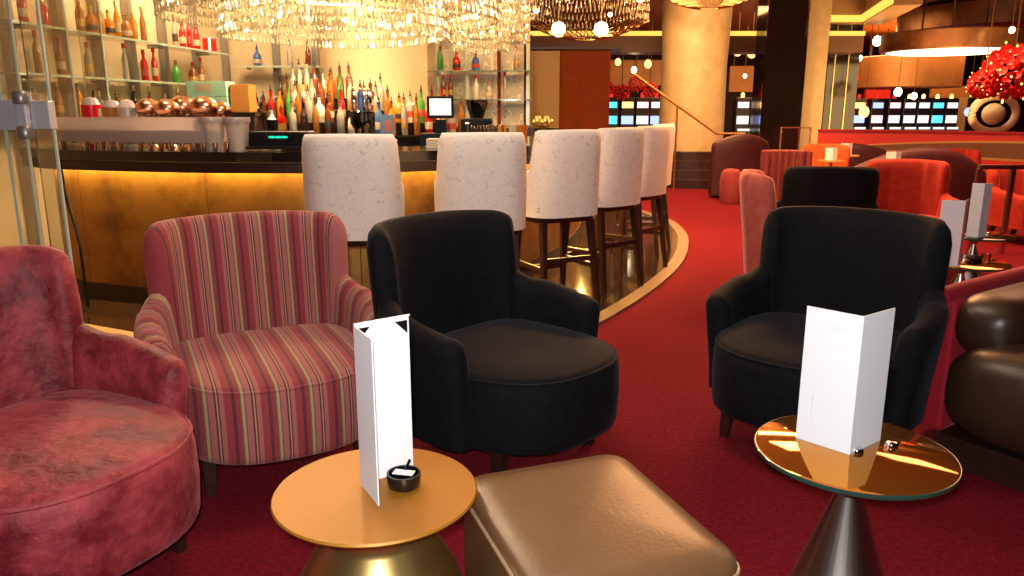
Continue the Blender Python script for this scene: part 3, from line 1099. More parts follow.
def bottle(kind, liq, loc, label, group=None, cap='pourer'):
    key = (kind, liq, cap)
    if key not in PROTO:
        t = thing('bottle', label, 'bottle', loc)
        pr = PROF[kind]
        n = 4 if kind == 'square' else 14
        mb = MB().lathe(pr, n)
        mb.build('glass', LIQ[liq], t, kind != 'square', auto=60)
        r = max(p[0] for p in pr) * (1.012)
        mb2 = MB()
        mb2.lathe([(r * .98, pr[2][1] * .32), (r, pr[2][1] * .34), (r, pr[2][1] * .72), (r * .98, pr[2][1] * .74)], n)
        lm_ = M[('paper_label', 'gold_label', 'black_label', 'red_label', 'paper_label')[len(PROTO) % 5]]
        if len(PROTO) % 3 != 1:
            mb2.build('label', lm_, t, kind != 'square')
        top = pr[-1][1]
        if cap == 'pourer':
            MB().lathe([(.013, top), (.015, top + .012), (.007, top + .02), (.005, top + .055), (.004, top + .06)], 8).build('pourer', M['bottle_cap'], t)
        else:
            MB().lathe([(.018, top - .03), (.018, top + .018), (.015, top + .02)], 10).build('cap', LIQ['red'] if cap == 'red' else M['brass'], t)
        PROTO[key] = t
        o = t
    else:
        o = copy_tree(PROTO[key])
    o.location = loc
    o.rotation_euler = (0, 0, random.uniform(0, 6))
    o['label'] = label
    if group:
        o['group'] = group
    return o


ORD = ['first', 'second', 'third', 'fourth', 'fifth', 'sixth', 'seventh', 'eighth', 'ninth', 'tenth', 'eleventh', 'twelfth', 'thirteenth',
       'fourteenth', 'fifteenth', 'sixteenth', 'seventeenth', 'eighteenth', 'nineteenth', 'twentieth', 'twenty-first', 'twenty-second']
CN = {'amber': 'amber spirit', 'clear': 'clear spirit', 'green': 'green glass', 'red': 'red spirit', 'dark': 'dark glass', 'orange': 'orange liqueur',
      'blue': 'blue glass', 'brown': 'brown glass', 'white': 'creamy white'}
rows = [
    ('lowest row', 0, ['red', 'clear', 'brown', 'dark', 'dark', 'white', 'red', 'clear', 'dark', 'amber', 'brown', 'clear', 'white', 'clear', 'blue', 'orange', 'clear', 'amber', 'red', 'brown', 'clear', 'amber']),
    ('second row', 1, ['dark', 'brown', 'red', 'orange', 'green', 'amber', 'clear', 'white', 'brown', 'red', 'amber', 'clear', 'clear', 'amber', 'orange', 'clear', 'green', 'brown', 'red']),
    ('third row', 2, ['dark', 'amber', 'clear', 'clear', 'clear', 'brown', 'amber', 'green', 'clear', 'amber', 'brown', 'clear']),
    ('top row', 3, ['clear', 'clear', 'clear', 'brown', 'clear', 'amber', 'brown', 'brown']),
]
KN = ['tall', 'squat', 'slim', 'tall', 'square', 'tall', 'slim']
for rn, ti, cols in rows:
    r, z, a0, a1 = TIERS[ti]
    for k, c_ in enumerate(cols):
        a = a0 + 2 + (a1 - a0 - 4) * k / (len(cols) - 1)
        x, y = arc(r, a, a + 1, 1)[0]
        kd = KN[(k * 3 + ti) % 7]
        bottle(kd, c_, (x, y, z + .001), '%s %s bottle, %s from the left in the %s of the display' % (kd, CN[c_], ORD[k], rn),
               'bottles in the %s of the stepped display' % rn)

# a big black ice bucket, cards and boxes on the back counter
x, y = arc(1.93, -21, 0, 1)[0]
tag(MB().lathe([(.05, 0), (.062, .01), (.075, .15), (.07, .15), (.0, .14)], 20).build('ice_bucket', M['ash_glass'], smooth=True, loc=(x, y - .06, 1.121)), 'black round bucket in front of the lowest bottles', 'bucket')
x, y = arc(1.93, 13, 0, 1)[0]
t = thing('menu_card', 'small blue and red picture card leaning among the bottles', 'card', (x, y - .04, 1.121), R(8))
MB().box((0, 0, .10), (.13, .01, .20)).build('card', mat('blue_card', (.12, .20, .34), .4), t)
MB().box((.01, -.006, .09), (.06, .004, .10)).build('picture', mat('card_picture', (.55, .13, .08), .5), t)

# boxes on the left, standing on a side cabinet
t = thing('side_cabinet', 'dark tall cabinet under the mint and brown boxes', 'cabinet', (-2.80, 7.75, .012))
MB().box((0, 0, .65), (.68, .45, 1.28)).build('body', M['wood'], t, bevel=.004)
MB().box((0, 0, 1.31), (.72, .49, .035)).build('top', M['counter'], t)
MB().box((-.17, -.232, .66), (.32, .012, 1.1)).build('door', M['wood'], t)
MB().box((.17, -.232, .66), (.32, .012, 1.1)).build('door', M['wood'], t)
for z, lab in ((1.341, 'lower mint-green box beside the brown box'), (1.487, 'upper mint-green box with a cream label beside the brown box')):
    t = thing('gift_box', lab, 'box', (-2.90, 7.66, z))
    MB().box((0, 0, .072), (.38, .24, .142)).build('body', M['teal_box'], t, bevel=.004)
    if z > 1.4:
        MB().box((-.02, -.122, .085), (.15, .003, .07)).build('label', M['paper_label'], t)
tag(MB().box((0, 0, .13), (.18, .22, .26)).build('gift_box', M['orange_box'], bevel=.004, loc=(-2.60, 7.68, 1.341)), 'orange-brown box right of the mint-green boxes', 'box')

# POS terminal between the displays
tp = at(440, 136, d=7.0)
t = thing('till_terminal', 'black till with a bright white screen left of the glass shelves', 'till', (-.62, 6.85, 0), R(4))
MB().box((0, 0, .52), (.42, .44, 1.015)).build('stand', M['wood'], t)
MB().box((0, 0, 1.10), (.36, .38, .13)).build('cash_drawer', M['black_plastic'], t, bevel=.006)
MB().box((0, .03, 1.22), (.10, .10, .12)).build('neck', M['black_plastic'], t)
sc_ = MB().box((0, -.03, 1.385), (.23, .035, .185)).build('monitor', M['black_plastic'], t, bevel=.006)
MB().box((0, -.050, 1.388), (.185, .004, .14)).build('screen', M['screen_white'], sc_)
t = thing('espresso_grinder', 'black bulky coffee machine right of the white till screen', 'coffee machine', (-.32, 7.2, 0))
MB().box((0, 0, .52), (.34, .44, 1.015)).build('stand', M['wood'], t)
MB().box((0, 0, 1.16), (.28, .32, .26)).build('body', M['black_plastic'], t, bevel=.02)
MB().lathe([(.06, 1.29), (.10, 1.42), (.10, 1.45), (.04, 1.46)], 20).build('hopper', M['ash_glass'], t, True)
MB().tube([(.0, -.15, 1.22), (.0, -.26, 1.20)], .016, 8).build('handle', M['chrome'], t, True)
MB().ball((-.08, -.17, 1.24), .022, 10, 6).build('knob', M['chrome'], t, True)

# ------------------------------------------------------------------ glass shelves along the left wall
dirw = (WL1 - WL0).normalized()
nw = Vector((dirw.y, -dirw.x))


def wl(s, off):
    return WL0 + dirw * s + nw * off


def shelf(label, a, b, z, w=.14, z2=None):
    t = thing('glass_shelf', label, 'shelf', (0, 0, 0))
    MB().ribbon([a, b], -w, w, z - .018, z).build('glass', M['shelf_glass'], t)
    MB().ribbon([a, b], w, w + .006, z - .020, z + .002).build('edge', M['edge_light'], t)
    for f in (.08, .36, .64, .92):
        p = Vector(a).lerp(Vector(b), f)
        q2 = Vector((b[0] - a[0], b[1] - a[1])).normalized()
        m_ = Vector((q2.y, -q2.x))
        MB().tube([(p.x - m_.x * w, p.y - m_.y * w, z - .03), (p.x + m_.x * .04, p.y + m_.y * .04, z - .03)], .010, 6).build('bracket', M['frame'], t)
    return t


for z, nm in ((2.06, 'upper'), (1.66, 'middle'), (1.28, 'lower')):
    shelf('%s green-edged glass shelf on the left bar wall' % nm, wl(.15, .32), wl(4.0, .32), z)
for nm, z, items in (
    ('upper', 2.06, [(.5, 'red', 'tall'), (.75, 'red', 'squat'), (1.25, 'amber', 'tall'), (1.42, 'orange', 'squat'), (1.56, 'orange', 'tall'), (1.70, 'orange', 'squat'), (1.84, 'orange', 'slim'), (1.99, 'amber', 'squat'),
                     (2.12, 'orange', 'tall'), (2.30, 'amber', 'slim'), (2.95, 'clear', 'slim'), (3.12, 'red', 'tall'), (3.28, 'red', 'slim'), (3.45, 'red', 'tall')]),
    ('middle', 1.66, [(.6, 'amber', 'slim'), (.9, 'amber', 'tall'), (1.3, 'clear', 'tall'), (1.9, 'clear', 'slim'), (2.25, 'red', 'tall'), (2.45, 'red', 'slim'), (2.9, 'green', 'squat'), (3.3, 'brown', 'squat'), (3.5, 'amber', 'tall')]),
    ('lower', 1.28, [(.5, 'amber', 'squat'), (.8, 'amber', 'tall'), (1.1, 'orange', 'tall'), (1.4, 'clear', 'squat'), (1.7, 'amber', 'squat'), (2.0, 'dark', 'tall'), (2.3, 'brown', 'tall'), (2.6, 'clear', 'squat'), (2.9, 'amber', 'tall'), (3.2, 'amber', 'squat')])):
    for k, (s_, c_, kd) in enumerate(items):
        p = wl(s_, .33)
        bottle(kd, c_, (p.x, p.y, z + .001), '%s %s bottle, %s from the left on the %s shelf of the left wall' % (kd, CN[c_], ORD[k], nm), 'bottles on the %s left wall shelf' % nm, 'gold' if nm != 'middle' else 'red')
p = wl(3.78, .33)
t = thing('gift_box', 'red ribboned gift box at the right end of the upper left wall shelf', 'box', (p.x, p.y, 2.061), R(20))
MB().box((0, 0, .09), (.16, .14, .17)).build('body', LIQ['red'], t, bevel=.01)
MB().box((0, 0, .09), (.03, .145, .176)).build('ribbon', M['white_card'], t)

# short shelves on the back wall, left of the core
for z, nm in ((1.95, 'upper'), (1.55, 'lower')):
    shelf('%s short glass shelf between the left wall and the round core' % nm, (-3.75, 11.05), (-2.45, 11.05), z, .12)
bottle('squat', 'blue', (-3.5, 11.02, 1.951), 'small blue bottle on the upper short shelf beside the mint boxes')
bottle('tall', 'clear', (-3.05, 11.02, 1.951), 'clear bottle on the upper short shelf beside the round core')
bottle('tall', 'brown', (-2.8, 11.02, 1.951), 'brown bottle on the upper short shelf beside the round core')

# glass shelving on the right of the bottle display, in front of etched panels
struct(MB().box((-.43, 11.27, 1.9), (1.18, .05, 3.7)).build('wall_etched_panel', M['lace']))
tt = thing('glass_shelving', 'tall glass shelving with bottles in front of the etched ring panels', 'shelving', (0, 0, 0))
for x in (-1.02, -.62, -.18, .22):
    MB().box((x, 11.05, 1.75), (.05, .035, 3.4)).build('upright', M['edge_light'] if x != -.18 else M['wood_red'], tt)
for z in (1.14, 1.50, 1.88, 2.35):
    MB().box((-.45, 11.04, z), (1.45, .24, .02)).build('shelf', M['shelf_glass'], tt)
MB().box((-.45, 11.0, .57), (1.5, .36, 1.10)).build('base_cabinet', M['wood'], tt)
for k, (x, z, c_, kd, lab) in enumerate(((-.98, 1.891, 'green', 'tall', 'green bottle on the right glass shelving, upper shelf'), (-.76, 1.891, 'red', 'squat', 'orange-red squat bottle right of the green one on the glass shelving'),
                                       (-.50, 1.891, 'blue', 'squat', 'blue bottle near the middle of the upper right glass shelf'), (-.28, 1.891, 'white', 'tall', 'creamy bottle on the upper right glass shelf'),
                                       (.06, 1.891, 'clear', 'tall', 'clear bottle at the right end of the upper glass shelf'), (-.50, 1.511, 'white', 'tall', 'pale bottle on the middle shelf of the right glass shelving'),
                                       (-.32, 1.511, 'clear', 'squat', 'clear squat bottle on the middle shelf of the right glass shelving'), (-.1, 1.511, 'clear', 'slim', 'slim clear bottle on the middle shelf of the right glass shelving'),
                                       (-.95, 1.511, 'brown', 'tall', 'brown bottle at the left end of the middle right glass shelf'), (-.85, 1.511, 'brown', 'tall', 'second brown bottle at the left of the middle right glass shelf'))):
    bottle(kd, c_, (x, 11.0, z), lab, None, 'red')
# metal drum ornaments on the top shelf
for k, x in enumerate((-.82, -.45, -.08)):
    o = MB().lathe([(.10, 0), (.13, .02), (.14, .06), (.12, .10), (.05, .12), (.0, .12)], 20).build('metal_bowl', M['steel'], smooth=True, loc=(x, 11.02, 2.361))
    tag(o, ('left', 'middle', 'right-hand')[k] + ' upturned metal bowl on the top of the glass shelving', 'bowl', 'metal bowls on the shelving top')

# low work counter on the right with fruit bowls, glasses and gold spheres
pw = [(-.1, 8.0), (.05, 8.4), (.1, 9.0), (.1, 9.6)]
t = thing('work_counter', 'dark inner work counter right of the till, crowded with glassware', 'counter', (0, 0, 0))
MB().box((.05, 8.55, 1.04), (.80, .60, .05)).build('countertop', M['counter'], t)
MB().box((.05, 8.57, .51), (.74, .54, 1.00)).build('cabinet', M['wood'], t)
MB().box((-.06, 8.262, .93), (.10, .01, .06)).build('name_plate', M['steel'], t)
for k, (x, y, c_) in enumerate(((-.24, 8.42, 'amber'), (-.11, 8.40, 'orange'), (.02, 8.40, 'clear'), (-.18, 8.62, 'green'), (.12, 8.62, 'amber'), (.10, 8.40, 'amber'))):
    o = MB().lathe([(.04, 0), (.045, .01), (.055, .14), (.05, .14), (.0, .13)], 16).build('garnish_pot', LIQ[c_], smooth=True, loc=(x, y, 1.066))
    tag(o, '%s garnish pot on the work counter, %s' % (CN[c_].split()[0], ('front left', 'front second', 'front third', 'rear left', 'rear right', 'front right')[k]), 'pot', 'garnish pots on the work counter')
t = thing('sphere_tray', 'cluster of shiny gold spheres on a stand at the right of the work counter', 'ornament', (.33, 8.42, 1.066))
MB().lathe([(.05, 0), (.02, .02), (.015, .10), (.09, .13), (.0, .13)], 16).build('stand', M['brass'], t, True)
for k, (x, y, z) in enumerate(((-.08, -.05, .17), (0, -.06, .17), (.08, -.04, .17), (-.05, .03, .20), (.04, .03, .20), (-.06, -.06, .04), (.06, -.07, .04), (.0, -.10, .04), (.10, .0, .04))):
    MB().ball((x, y, z), .038, 12, 8).build('sphere', M['brass'], t, True, auto=False)

# wood-clad cabinet on the right of the bar
t = thing('tall_cabinet', 'tall reddish wood cabinet with an olive side panel beyond the bar stools', 'cabinet', (.88, 11.6, 0))
MB().box((.15, 0, 1.64), (.72, .62, 1.10)).build('body', M['wood_red'], t, bevel=.004)
MB().box((-.42, -.06, 1.64), (.42, .60, 1.06)).build('side_panel', M['wood_olive'], t)
MB().box((.0, 0, 2.21), (1.36, .70, .04)).build('top', M['wood'], t)
MB().box((.10, 0, .55), (1.5, .66, 1.07)).build('plinth', M['wood'], t)

# ------------------------------------------------------------------ glass screen and door fitting on the left
dz = 3.55


def gx(px, d=dz):
    return at(px, 115, d=d).x


t = thing('glass_door', 'frameless glass door at the left edge with a metal patch fitting', 'door', (0, 0, 0))
MB().box(((gx(-60) + gx(24)) / 2, dz, 1.5), (gx(24) - gx(-60), .012, 3.0)).build('pane', M['pane'], t)
MB().box((gx(5), dz - .012, 1.5), (.010, .008, 3.0)).build('edge', M['edge_light'], t)
MB().box((gx(24), dz, 1.5), (.008, .013, 3.0)).build('edge', M['edge_light'], t)
zc = at(20, 115, d=dz).z
f = MB().box(((gx(-30) + gx(21)) / 2, dz, zc), (gx(21) - gx(-30), .04, .135)).build('patch_fitting', M['patch'], t, bevel=.004)
h = MB().box((gx(29), dz - .045, zc), (.055, .03, .17)).build('hinge', M['patch'], t, bevel=.008)
for s_ in (-1, 1):
    MB().lathe([(.030, -.028), (.034, -.02), (.034, .02), (.028, .028)], 20, (gx(30), dz - .05, zc + s_ * .075)).build('knob', M['frame'], h, True)
t = thing('glass_screen', 'narrow glass screen panel right of the door fitting', 'glass panel', (0, 0, 0))
MB().box(((gx(33) + gx(52)) / 2, dz, 1.5), (gx(52) - gx(33), .012, 3.0)).build('pane', M['pane'], t)
MB().box((gx(52), dz, 1.5), (.009, .014, 3.0)).build('edge', M['edge_light'], t)
MB().box(((gx(35) + gx(54)) / 2, dz - .008, zc), (gx(54) - gx(35), .05, .125)).build('patch_fitting', M['patch'], t, bevel=.004)
for px_, d_, lab in ((70, 6.45, 'second glass fin, standing just beyond the narrow screen'), (104, 6.5, 'third glass fin, standing behind the ice trough')):
    x = at(px_, 60, d=d_).x
    t = thing('glass_fin', lab, 'glass panel', (x, d_, 0))
    MB().box((-.09, 0, 1.75), (.18, .012, 3.5)).build('pane', M['pane'], t)
    MB().box((.004, 0, 1.75), (.009, .014, 3.5)).build('edge', M['edge_light'], t)
# hanging cable beside the bar's left end
x0 = at(68, 200, d=5.1)
o = MB().tube(spline([(x0.x - .02, 5.1, 1.02), (x0.x - .01, 5.1, .8), (x0.x + .05, 5.08, .5), (x0.x + .04, 5.1, .05)], 8), .010, 8).build('cable', M['black_plastic'], smooth=True)
tag(o, 'black cable hanging down beside the left end of the bar front', 'cable')

# ------------------------------------------------------------------ chandelier
cr_i = 0


def drop(mb, x, y, z, L, w):
    """one faceted crystal hanging from z downwards"""
    a0 = random.uniform(0, 1)
    vs = [(x, y, z)]
    for k in range(4):
        a = a0 + k * PI / 2
        vs.append((x + w * math.cos(a), y + w * math.sin(a), z - L * .75))
    vs.append((x, y, z - L))
    fs = [(0, 1 + k, 1 + (k + 1) % 4) for k in range(4)] + [(5, 1 + (k + 1) % 4, 1 + k) for k in range(4)]
    mb.add(vs, fs)


def chandelier(label, c, rings, indiv=0, bulbs=10, plate=None, ztop=3.78, bulb_r=.022):
    t = thing('crystal_chandelier', label, 'chandelier', (c[0], c[1], 0))
    near = []
    mb = MB()
    for (r, zb, L, tiers, n, wob) in rings:
        MB().ribbon([(r * math.cos(2 * PI * k / 64), r * math.sin(2 * PI * k / 64)) for k in range(64)], -.012, .012, zb + L * tiers + .0, zb + L * tiers + .03, True).build('ring', M['brass'], t)
        for q_ in range(tiers):
            for k in range(n):
                a = 2 * PI * (k + .5 * (q_ % 2)) / n
                z = zb + L * (q_ + 1) + wob * math.sin(3 * a)
                rr = r + random.uniform(-.012, .012)
                if q_ == 0 and len(near) < indiv and math.sin(a) < -.15:
                    near.append((rr * math.cos(a), rr * math.sin(a), z, L))
                else:
                    drop(mb, rr * math.cos(a), rr * math.sin(a), z, L * .96, .013 + random.uniform(0, .006))
        for k in range(bulbs):
            a = 2 * PI * (k + .3) / bulbs
            MB().ball(((r - .06) * math.cos(a), (r - .06) * math.sin(a), zb + L * .9 + random.uniform(0, L * (tiers - .6))), bulb_r, 8, 6).build('bulb', M['bulb'], t, True)
    for i, (x, y, z, L) in enumerate(near):
        m1 = MB()
        drop(m1, x, y, z, L * .96, .017)
        m1.build('crystal_drop', M['crystal'], t)
    o = mb.build('crystal_strands', M['crystal'], t)
    o['kind'] = 'stuff'
    if plate:
        MB().lathe([(plate[0], plate[1]), (plate[0], plate[1] + .05)], 48).build('ceiling_plate', M['wall_cream'], t)
    R0 = rings[0][0]
    MB().tube([(0, 0, (plate[1] + .05) if plate else rings[0][1] + .4), (0, 0, ztop)], .02, 8).build('stem', M['brass'], t)
    for k in range(3):
        a = 2 * PI * k / 3
        MB().tube([(0, 0, (plate[1] + .08) if plate else rings[0][1] + .45), (R0 * math.cos(a), R0 * math.sin(a), rings[0][1] + rings[0][2] * rings[0][3] + .02)], .008, 6).build('arm', M['brass'], t)
    return t


chandelier('huge round crystal chandelier hanging over the bar, in wide tiers of drops', (-1.6, 7.35),
           [(1.0, 1.98, .085, 5, 170, .012), (1.48, 2.13, .085, 6, 240, .015), (1.92, 2.36, .10, 5, 260, .02)], 60, 16, (1.95, 2.78))
chandelier('smaller crystal chandelier with sagging strands left of the glass shelving', (-.36, 9.6),
           [(.56, 2.14, .11, 5, 90, .04), (.34, 2.04, .10, 5, 60, .03), (.60, 2.70, .13, 3, 100, .03)], 40, 7, (.58, 3.2), bulb_r=.018)

# ------------------------------------------------------------------ hall beyond the bar
t = thing('round_column', 'thick gold plaster column beyond the bar stools', 'column', (3.55, 15.6, 0))
MB().lathe([(.66, 0), (.64, .3), (.62, 2.2), (.68, CEIL)], 48).build('shaft', M['plaster'], t, True)
MB().lathe([(.70, 0), (.70, .10), (.67, .12)], 48).build('base', M['wood'], t, True)
t = thing('curved_steps', 'dark curved steps wrapping the left of the column', 'steps', (0, 0, 0))
for k in range(4):
    a = [(3.55 + (1.92 - k * .28) * math.cos(R(v)), 15.6 + (1.92 - k * .28) * math.sin(R(v))) for v in range(180, 286, 7)]
    MB().ribbon(a, -.275, .0, .0, .15 * (k + 1)).build('tread', M['wood'], t)
t = thing('handrail', 'slanting gold handrail with a level end in front of the column', 'handrail', (0, 0, 0))
MB().tube([(2.0, 13.2, 1.95), (3.42, 13.1, .98), (3.86, 13.0, .98)], .022, 8).build('rail', M['handrail'], t, True)
MB().tube([(3.86, 13.0, .98), (3.86, 13.0, .0)], .020, 8).build('post', M['handrail'], t)
MB().tube([(2.75, 13.15, 1.42), (2.75, 13.15, .0)], .016, 8).build('post', M['handrail'], t)
t = thing('handrail', 'small gold handrail in front of the dark mirrored pillar', 'handrail', (0, 0, 0))
MB().tube([(4.42, 12.9, .55), (4.42, 12.9, 1.08), (4.9, 12.9, 1.08), (4.9, 12.9, .0)], .018, 8).build('rail', M['handrail'], t)
MB().tube([(4.42, 12.9, .55), (4.42, 12.9, .0)], .018, 8).build('post', M['handrail'], t)

t = thing('mirrored_pillar', 'dark mirrored pillar with thin bright edges right of the column', 'pillar', (5.36, 16.1, 0))
MB().box((0, 0, CEIL / 2), (.76, .7, CEIL - .01)).build('mirror_cladding', M['mirror'], t)
for sx in (-1, 1):
    MB().box((sx * .39, -.34, CEIL / 2), (.025, .03, CEIL - .02)).build('edge_trim', M['chrome'], t)
t = thing('square_pillar', 'slim tan square pillar right of the mirrored pillar', 'pillar', (6.12, 16.3, 0))
MB().box((0, 0, CEIL / 2), (.42, .4, CEIL - .01)).build('shaft', M['plaster'], t)
MB().box((0, 0, .06), (.46, .44, .12)).build('base', M['wood'], t)
t = thing('dark_pillar', 'black pillar right of the slim tan pillar', 'pillar', (7.35, 18.0, 0))
MB().box((0, 0, CEIL / 2), (.7, .5, CEIL - .01)).build('shaft', M['mirror'], t)
for sx in (-.2, .1):
    MB().box((sx, -.26, CEIL / 2), (.02, .02, CEIL - .02)).build('edge_trim', M['brass'], t)

# chandeliers with net swags in the hall
for (c_, r, up, lab) in (((1.15, 12.6), .95, 0.0, 'hall chandelier with net swags, above the wood cabinet'), ((3.3, 13.6), .85, .58, 'hall chandelier with net swags, half hidden by the column')):
    t = chandelier(lab, c_, [(r, 2.72 + up, .13, 3 if up else 4, 90, .05)], 0, 8, (r * .9, 3.35 + up * .7), bulb_r=.035)
    mb = MB()
    for k in range(44):
        for s_ in (-1, 1):
            a0 = 2 * PI * k / 44
            pts_ = []
            for j in range(7):
                f = j / 6
                a = a0 + s_ * f * .42
                rr = r * (1.02 - .85 * f)
                pts_.append((rr * math.cos(a), rr * math.sin(a), 2.70 + up - .26 * math.sin(f * PI / 2)))
            mb.tube(pts_, .006, 4)
    mb.build('bead_net', M['brass'], t)
for k, (x, y, z) in enumerate(((.72, 12.5, 2.58), (1.38, 12.5, 2.58))):
    t = thing('globe_lamp', ('left' if k == 0 else 'right') + ' bright round lamp above the wood cabinet', 'lamp', (x, y, z))
    MB().ball((0, 0, 0), .11, 16, 10).build('globe', M['bulb'], t, True)
    MB().tube([(0, 0, .11), (0, 0, CEIL - z)], .008, 6).build('cord', M['brass'], t)

# ------------------------------------------------------------------ seating beyond the armchairs
t = thing('booth', 'ribbed maroon booth back left of the bright orange armchair', 'booth', (3.24, 9.2, 0), R(-10))
mb = MB()
MB().ribbon(arc_pts := [(-.24 + .08 * k, .10 * math.sin(k * .5)) for k in range(7)], -.10, .10, .02, .90).build('back', M['maroon_rib'], t, bevel=.02)
for k in range(7):
    MB().tube([(arc_pts[k][0], arc_pts[k][1] - .10, .04), (arc_pts[k][0], arc_pts[k][1] - .10, .89)], .034, 10).build('rib', M['maroon_rib'], t, True)
MB().box((0, .38, .21), (.52, .45, .42)).build('seat', M['maroon_rib'], t, bevel=.03)


def curved_sofa(label, loc, face, r, span, h, m, hvar=.14):
    t = thing('curved_sofa', label, 'sofa', loc, R(face))
    path = [(r * math.sin(R(a)), -r * math.cos(R(a)) + r) for a in [(-span / 2 + span * k / 40) for k in range(41)]]
    mb = MB()
    shell(path, lambda u, s, tot: h - hvar + hvar * math.sin(PI * u), .04, .16, .06, mb, .08, .05)
    mb.build('backrest', m, t, True, auto=60)
    n = len(path)
    inner = offset(path, -.10)
    inner2 = offset(path, -.55)
    vs = []
    for a, b in zip(inner, inner2):
        vs.append((a.x, a.y))
    seat = vs + [(b.x, b.y) for b in inner2[::-1]]
    MB().poly(seat, .05, .42).build('seat', m, t, bevel=.03)
    return t


curved_sofa('big curved plum sofa with its back to the camera, behind the orange-red armchair', (4.62, 8.75, 0), 0, 1.5, 80, .96, M['plum'], .42)
curved_sofa('long low plum sofa farther back on the left, before the red booth wall', (4.85, 11.3, 0), -8, 1.3, 60, .90, M['plum'])
curved_sofa('dark plum sofa between the column and the mirrored pillar', (3.62, 12.3, 0), 10, .9, 62, 1.0, M['plum'])
tag(MB().lathe([(.13, 0), (.15, .03), (.16, .32), (.14, .46), (.10, .50), (.03, .51)], 24).build('pouf', M['plum_pink'], smooth=True, loc=(3.28, 11.6, 0)),
    'small round dusty pink pouf before the dark plum sofa beside the column', 'pouf')

for k, (px_, py_, d_, w, lab) in enumerate(((831, 160, 9.7, .15, 'left of the two white tent cards beyond the black armchair'), (846, 155, 10.2, .15, 'right of the two white tent cards beyond the black armchair'),
                                           (893, 166, 8.3, .16, 'white tent card just above the orange-red armchair'))):
    p = at(px_, py_, d=d_)
    t = thing('small_table', 'small round dark table carrying the %s' % ('left tent card', 'right tent card', 'tent card behind the orange-red armchair')[k], 'table', (p.x, p.y, 0))
    MB().lathe([(.16, p.z - .02), (.165, p.z - .012), (.16, p.z)], 24).build('tabletop', M['amber_drum'] if k < 2 else M['counter'], t, True)
    MB().lathe([(.13, 0), (.12, .02), (.02, .05), (.02, p.z - .02)], 16).build('base', M['steel'], t, True)
    menu_v(lab, (p.x, p.y - .02, p.z + .0015), (-w / 2, .03), (0, -.02), (w / 2, .03), .15)

armchair('armchair', 'orange armchair in front of the red booth wall, beyond the big plum sofa', (6.5, 11.2, 0), -10, M['orange_velvet'], width=.8, back_h=.80, arm_h=.56)
armchair('armchair', 'small orange-red armchair behind the steel railing at the right edge', (5.42, 8.05, 0), 20, M['orange_velvet'], width=.7, back_h=.76, arm_h=.54)
t = thing('railing', 'brushed steel railing at the right edge behind the menu cards', 'railing', (0, 0, 0))
a_, b_ = at(979, 167, d=7.4), at(1060, 171, d=7.4)
MB().box(((a_.x + b_.x) / 2, 7.4, a_.z), (b_.x - a_.x, .05, .04)).build('rail', M['steel'], t)
for px_ in (979, 1013, 1050):
    p = at(px_, 170, d=7.4)
    MB().box((p.x, 7.4, a_.z / 2 - .01), (.04, .04, a_.z - .02)).build('post', M['steel'], t)

# red booth wall with brown inlay
p0, p1, p2 = at(818, 134, d=14.5), at(930, 134, d=13.5), at(1070, 140, d=12.0)
wallp = spline([(p0.x, p0.y), (p1.x, p1.y), (p2.x, p2.y), (p2.x + 1.5, p2.y - .9)], 10)
t = thing('booth_wall', 'long curved red booth wall with a brown inlay and yellow rim', 'partition', (0, 0, 0))
MB().ribbon(wallp, -.12, .0, .0, .98).build('wall', M['red_wall'], t)
MB().ribbon(wallp, -.13, .03, .98, 1.02).build('cap_rail', M['crimson'], t)


def inlay(f0, f1, zc, hh, off, m, nm):
    P = resample(wallp, .1)
    n = len(P)
    top, bot = [], []
    i0_, i1_ = int(f0 * n), int(f1 * n)
    Q = offset(P, off)
    vs, fs = [], []
    for i in range(i0_, i1_ + 1):
        f = (i - i0_) / (i1_ - i0_)
        h_ = hh * math.sqrt(max(0, 1 - (2 * f - 1) ** 2)) * (.35 + .65 * f) + .002
        vs += [(Q[i].x, Q[i].y, zc + h_), (Q[i].x, Q[i].y, zc - h_)]
    for i in range(i1_ - i0_):
        fs.append((2 * i, 2 * i + 1, 2 * i + 3, 2 * i + 2))
    MB().add(vs, fs).build(nm, m, t)


inlay(.12, .80, .72, .215, .004, M['yellow_trim'], 'yellow_border')
inlay(.15, .78, .72, .165, .008, M['inlay'], 'brown_inlay')

# round white swivel chair beyond the booth wall
p = at(994, 114, d=16.4)
t = thing('round_chair', 'pale round shell chair standing beyond the red booth wall', 'chair', (p.x, p.y, 0))
ring = [(.46 * math.cos(2 * PI * k / 28), 0, p.z + .36 * math.sin(2 * PI * k / 28)) for k in range(29)]
MB().tube(ring, .08, 12).build('shell', M['white_gloss'], t, True)
MB().ball((0, .02, p.z), .22, 16, 10).build('cushion', M['wall_cream'], t, True)
MB().lathe([(.3, 0), (.28, .03), (.04, .06), (.04, p.z - .40)], 20).build('stand', M['chrome'], t, True)

# ------------------------------------------------------------------ hall: machines, lamps, drums
SC = [M['screen_white'], M['screen_pink'], M['screen_blue'], M['screen_cyan'], M['amber_lamp']]


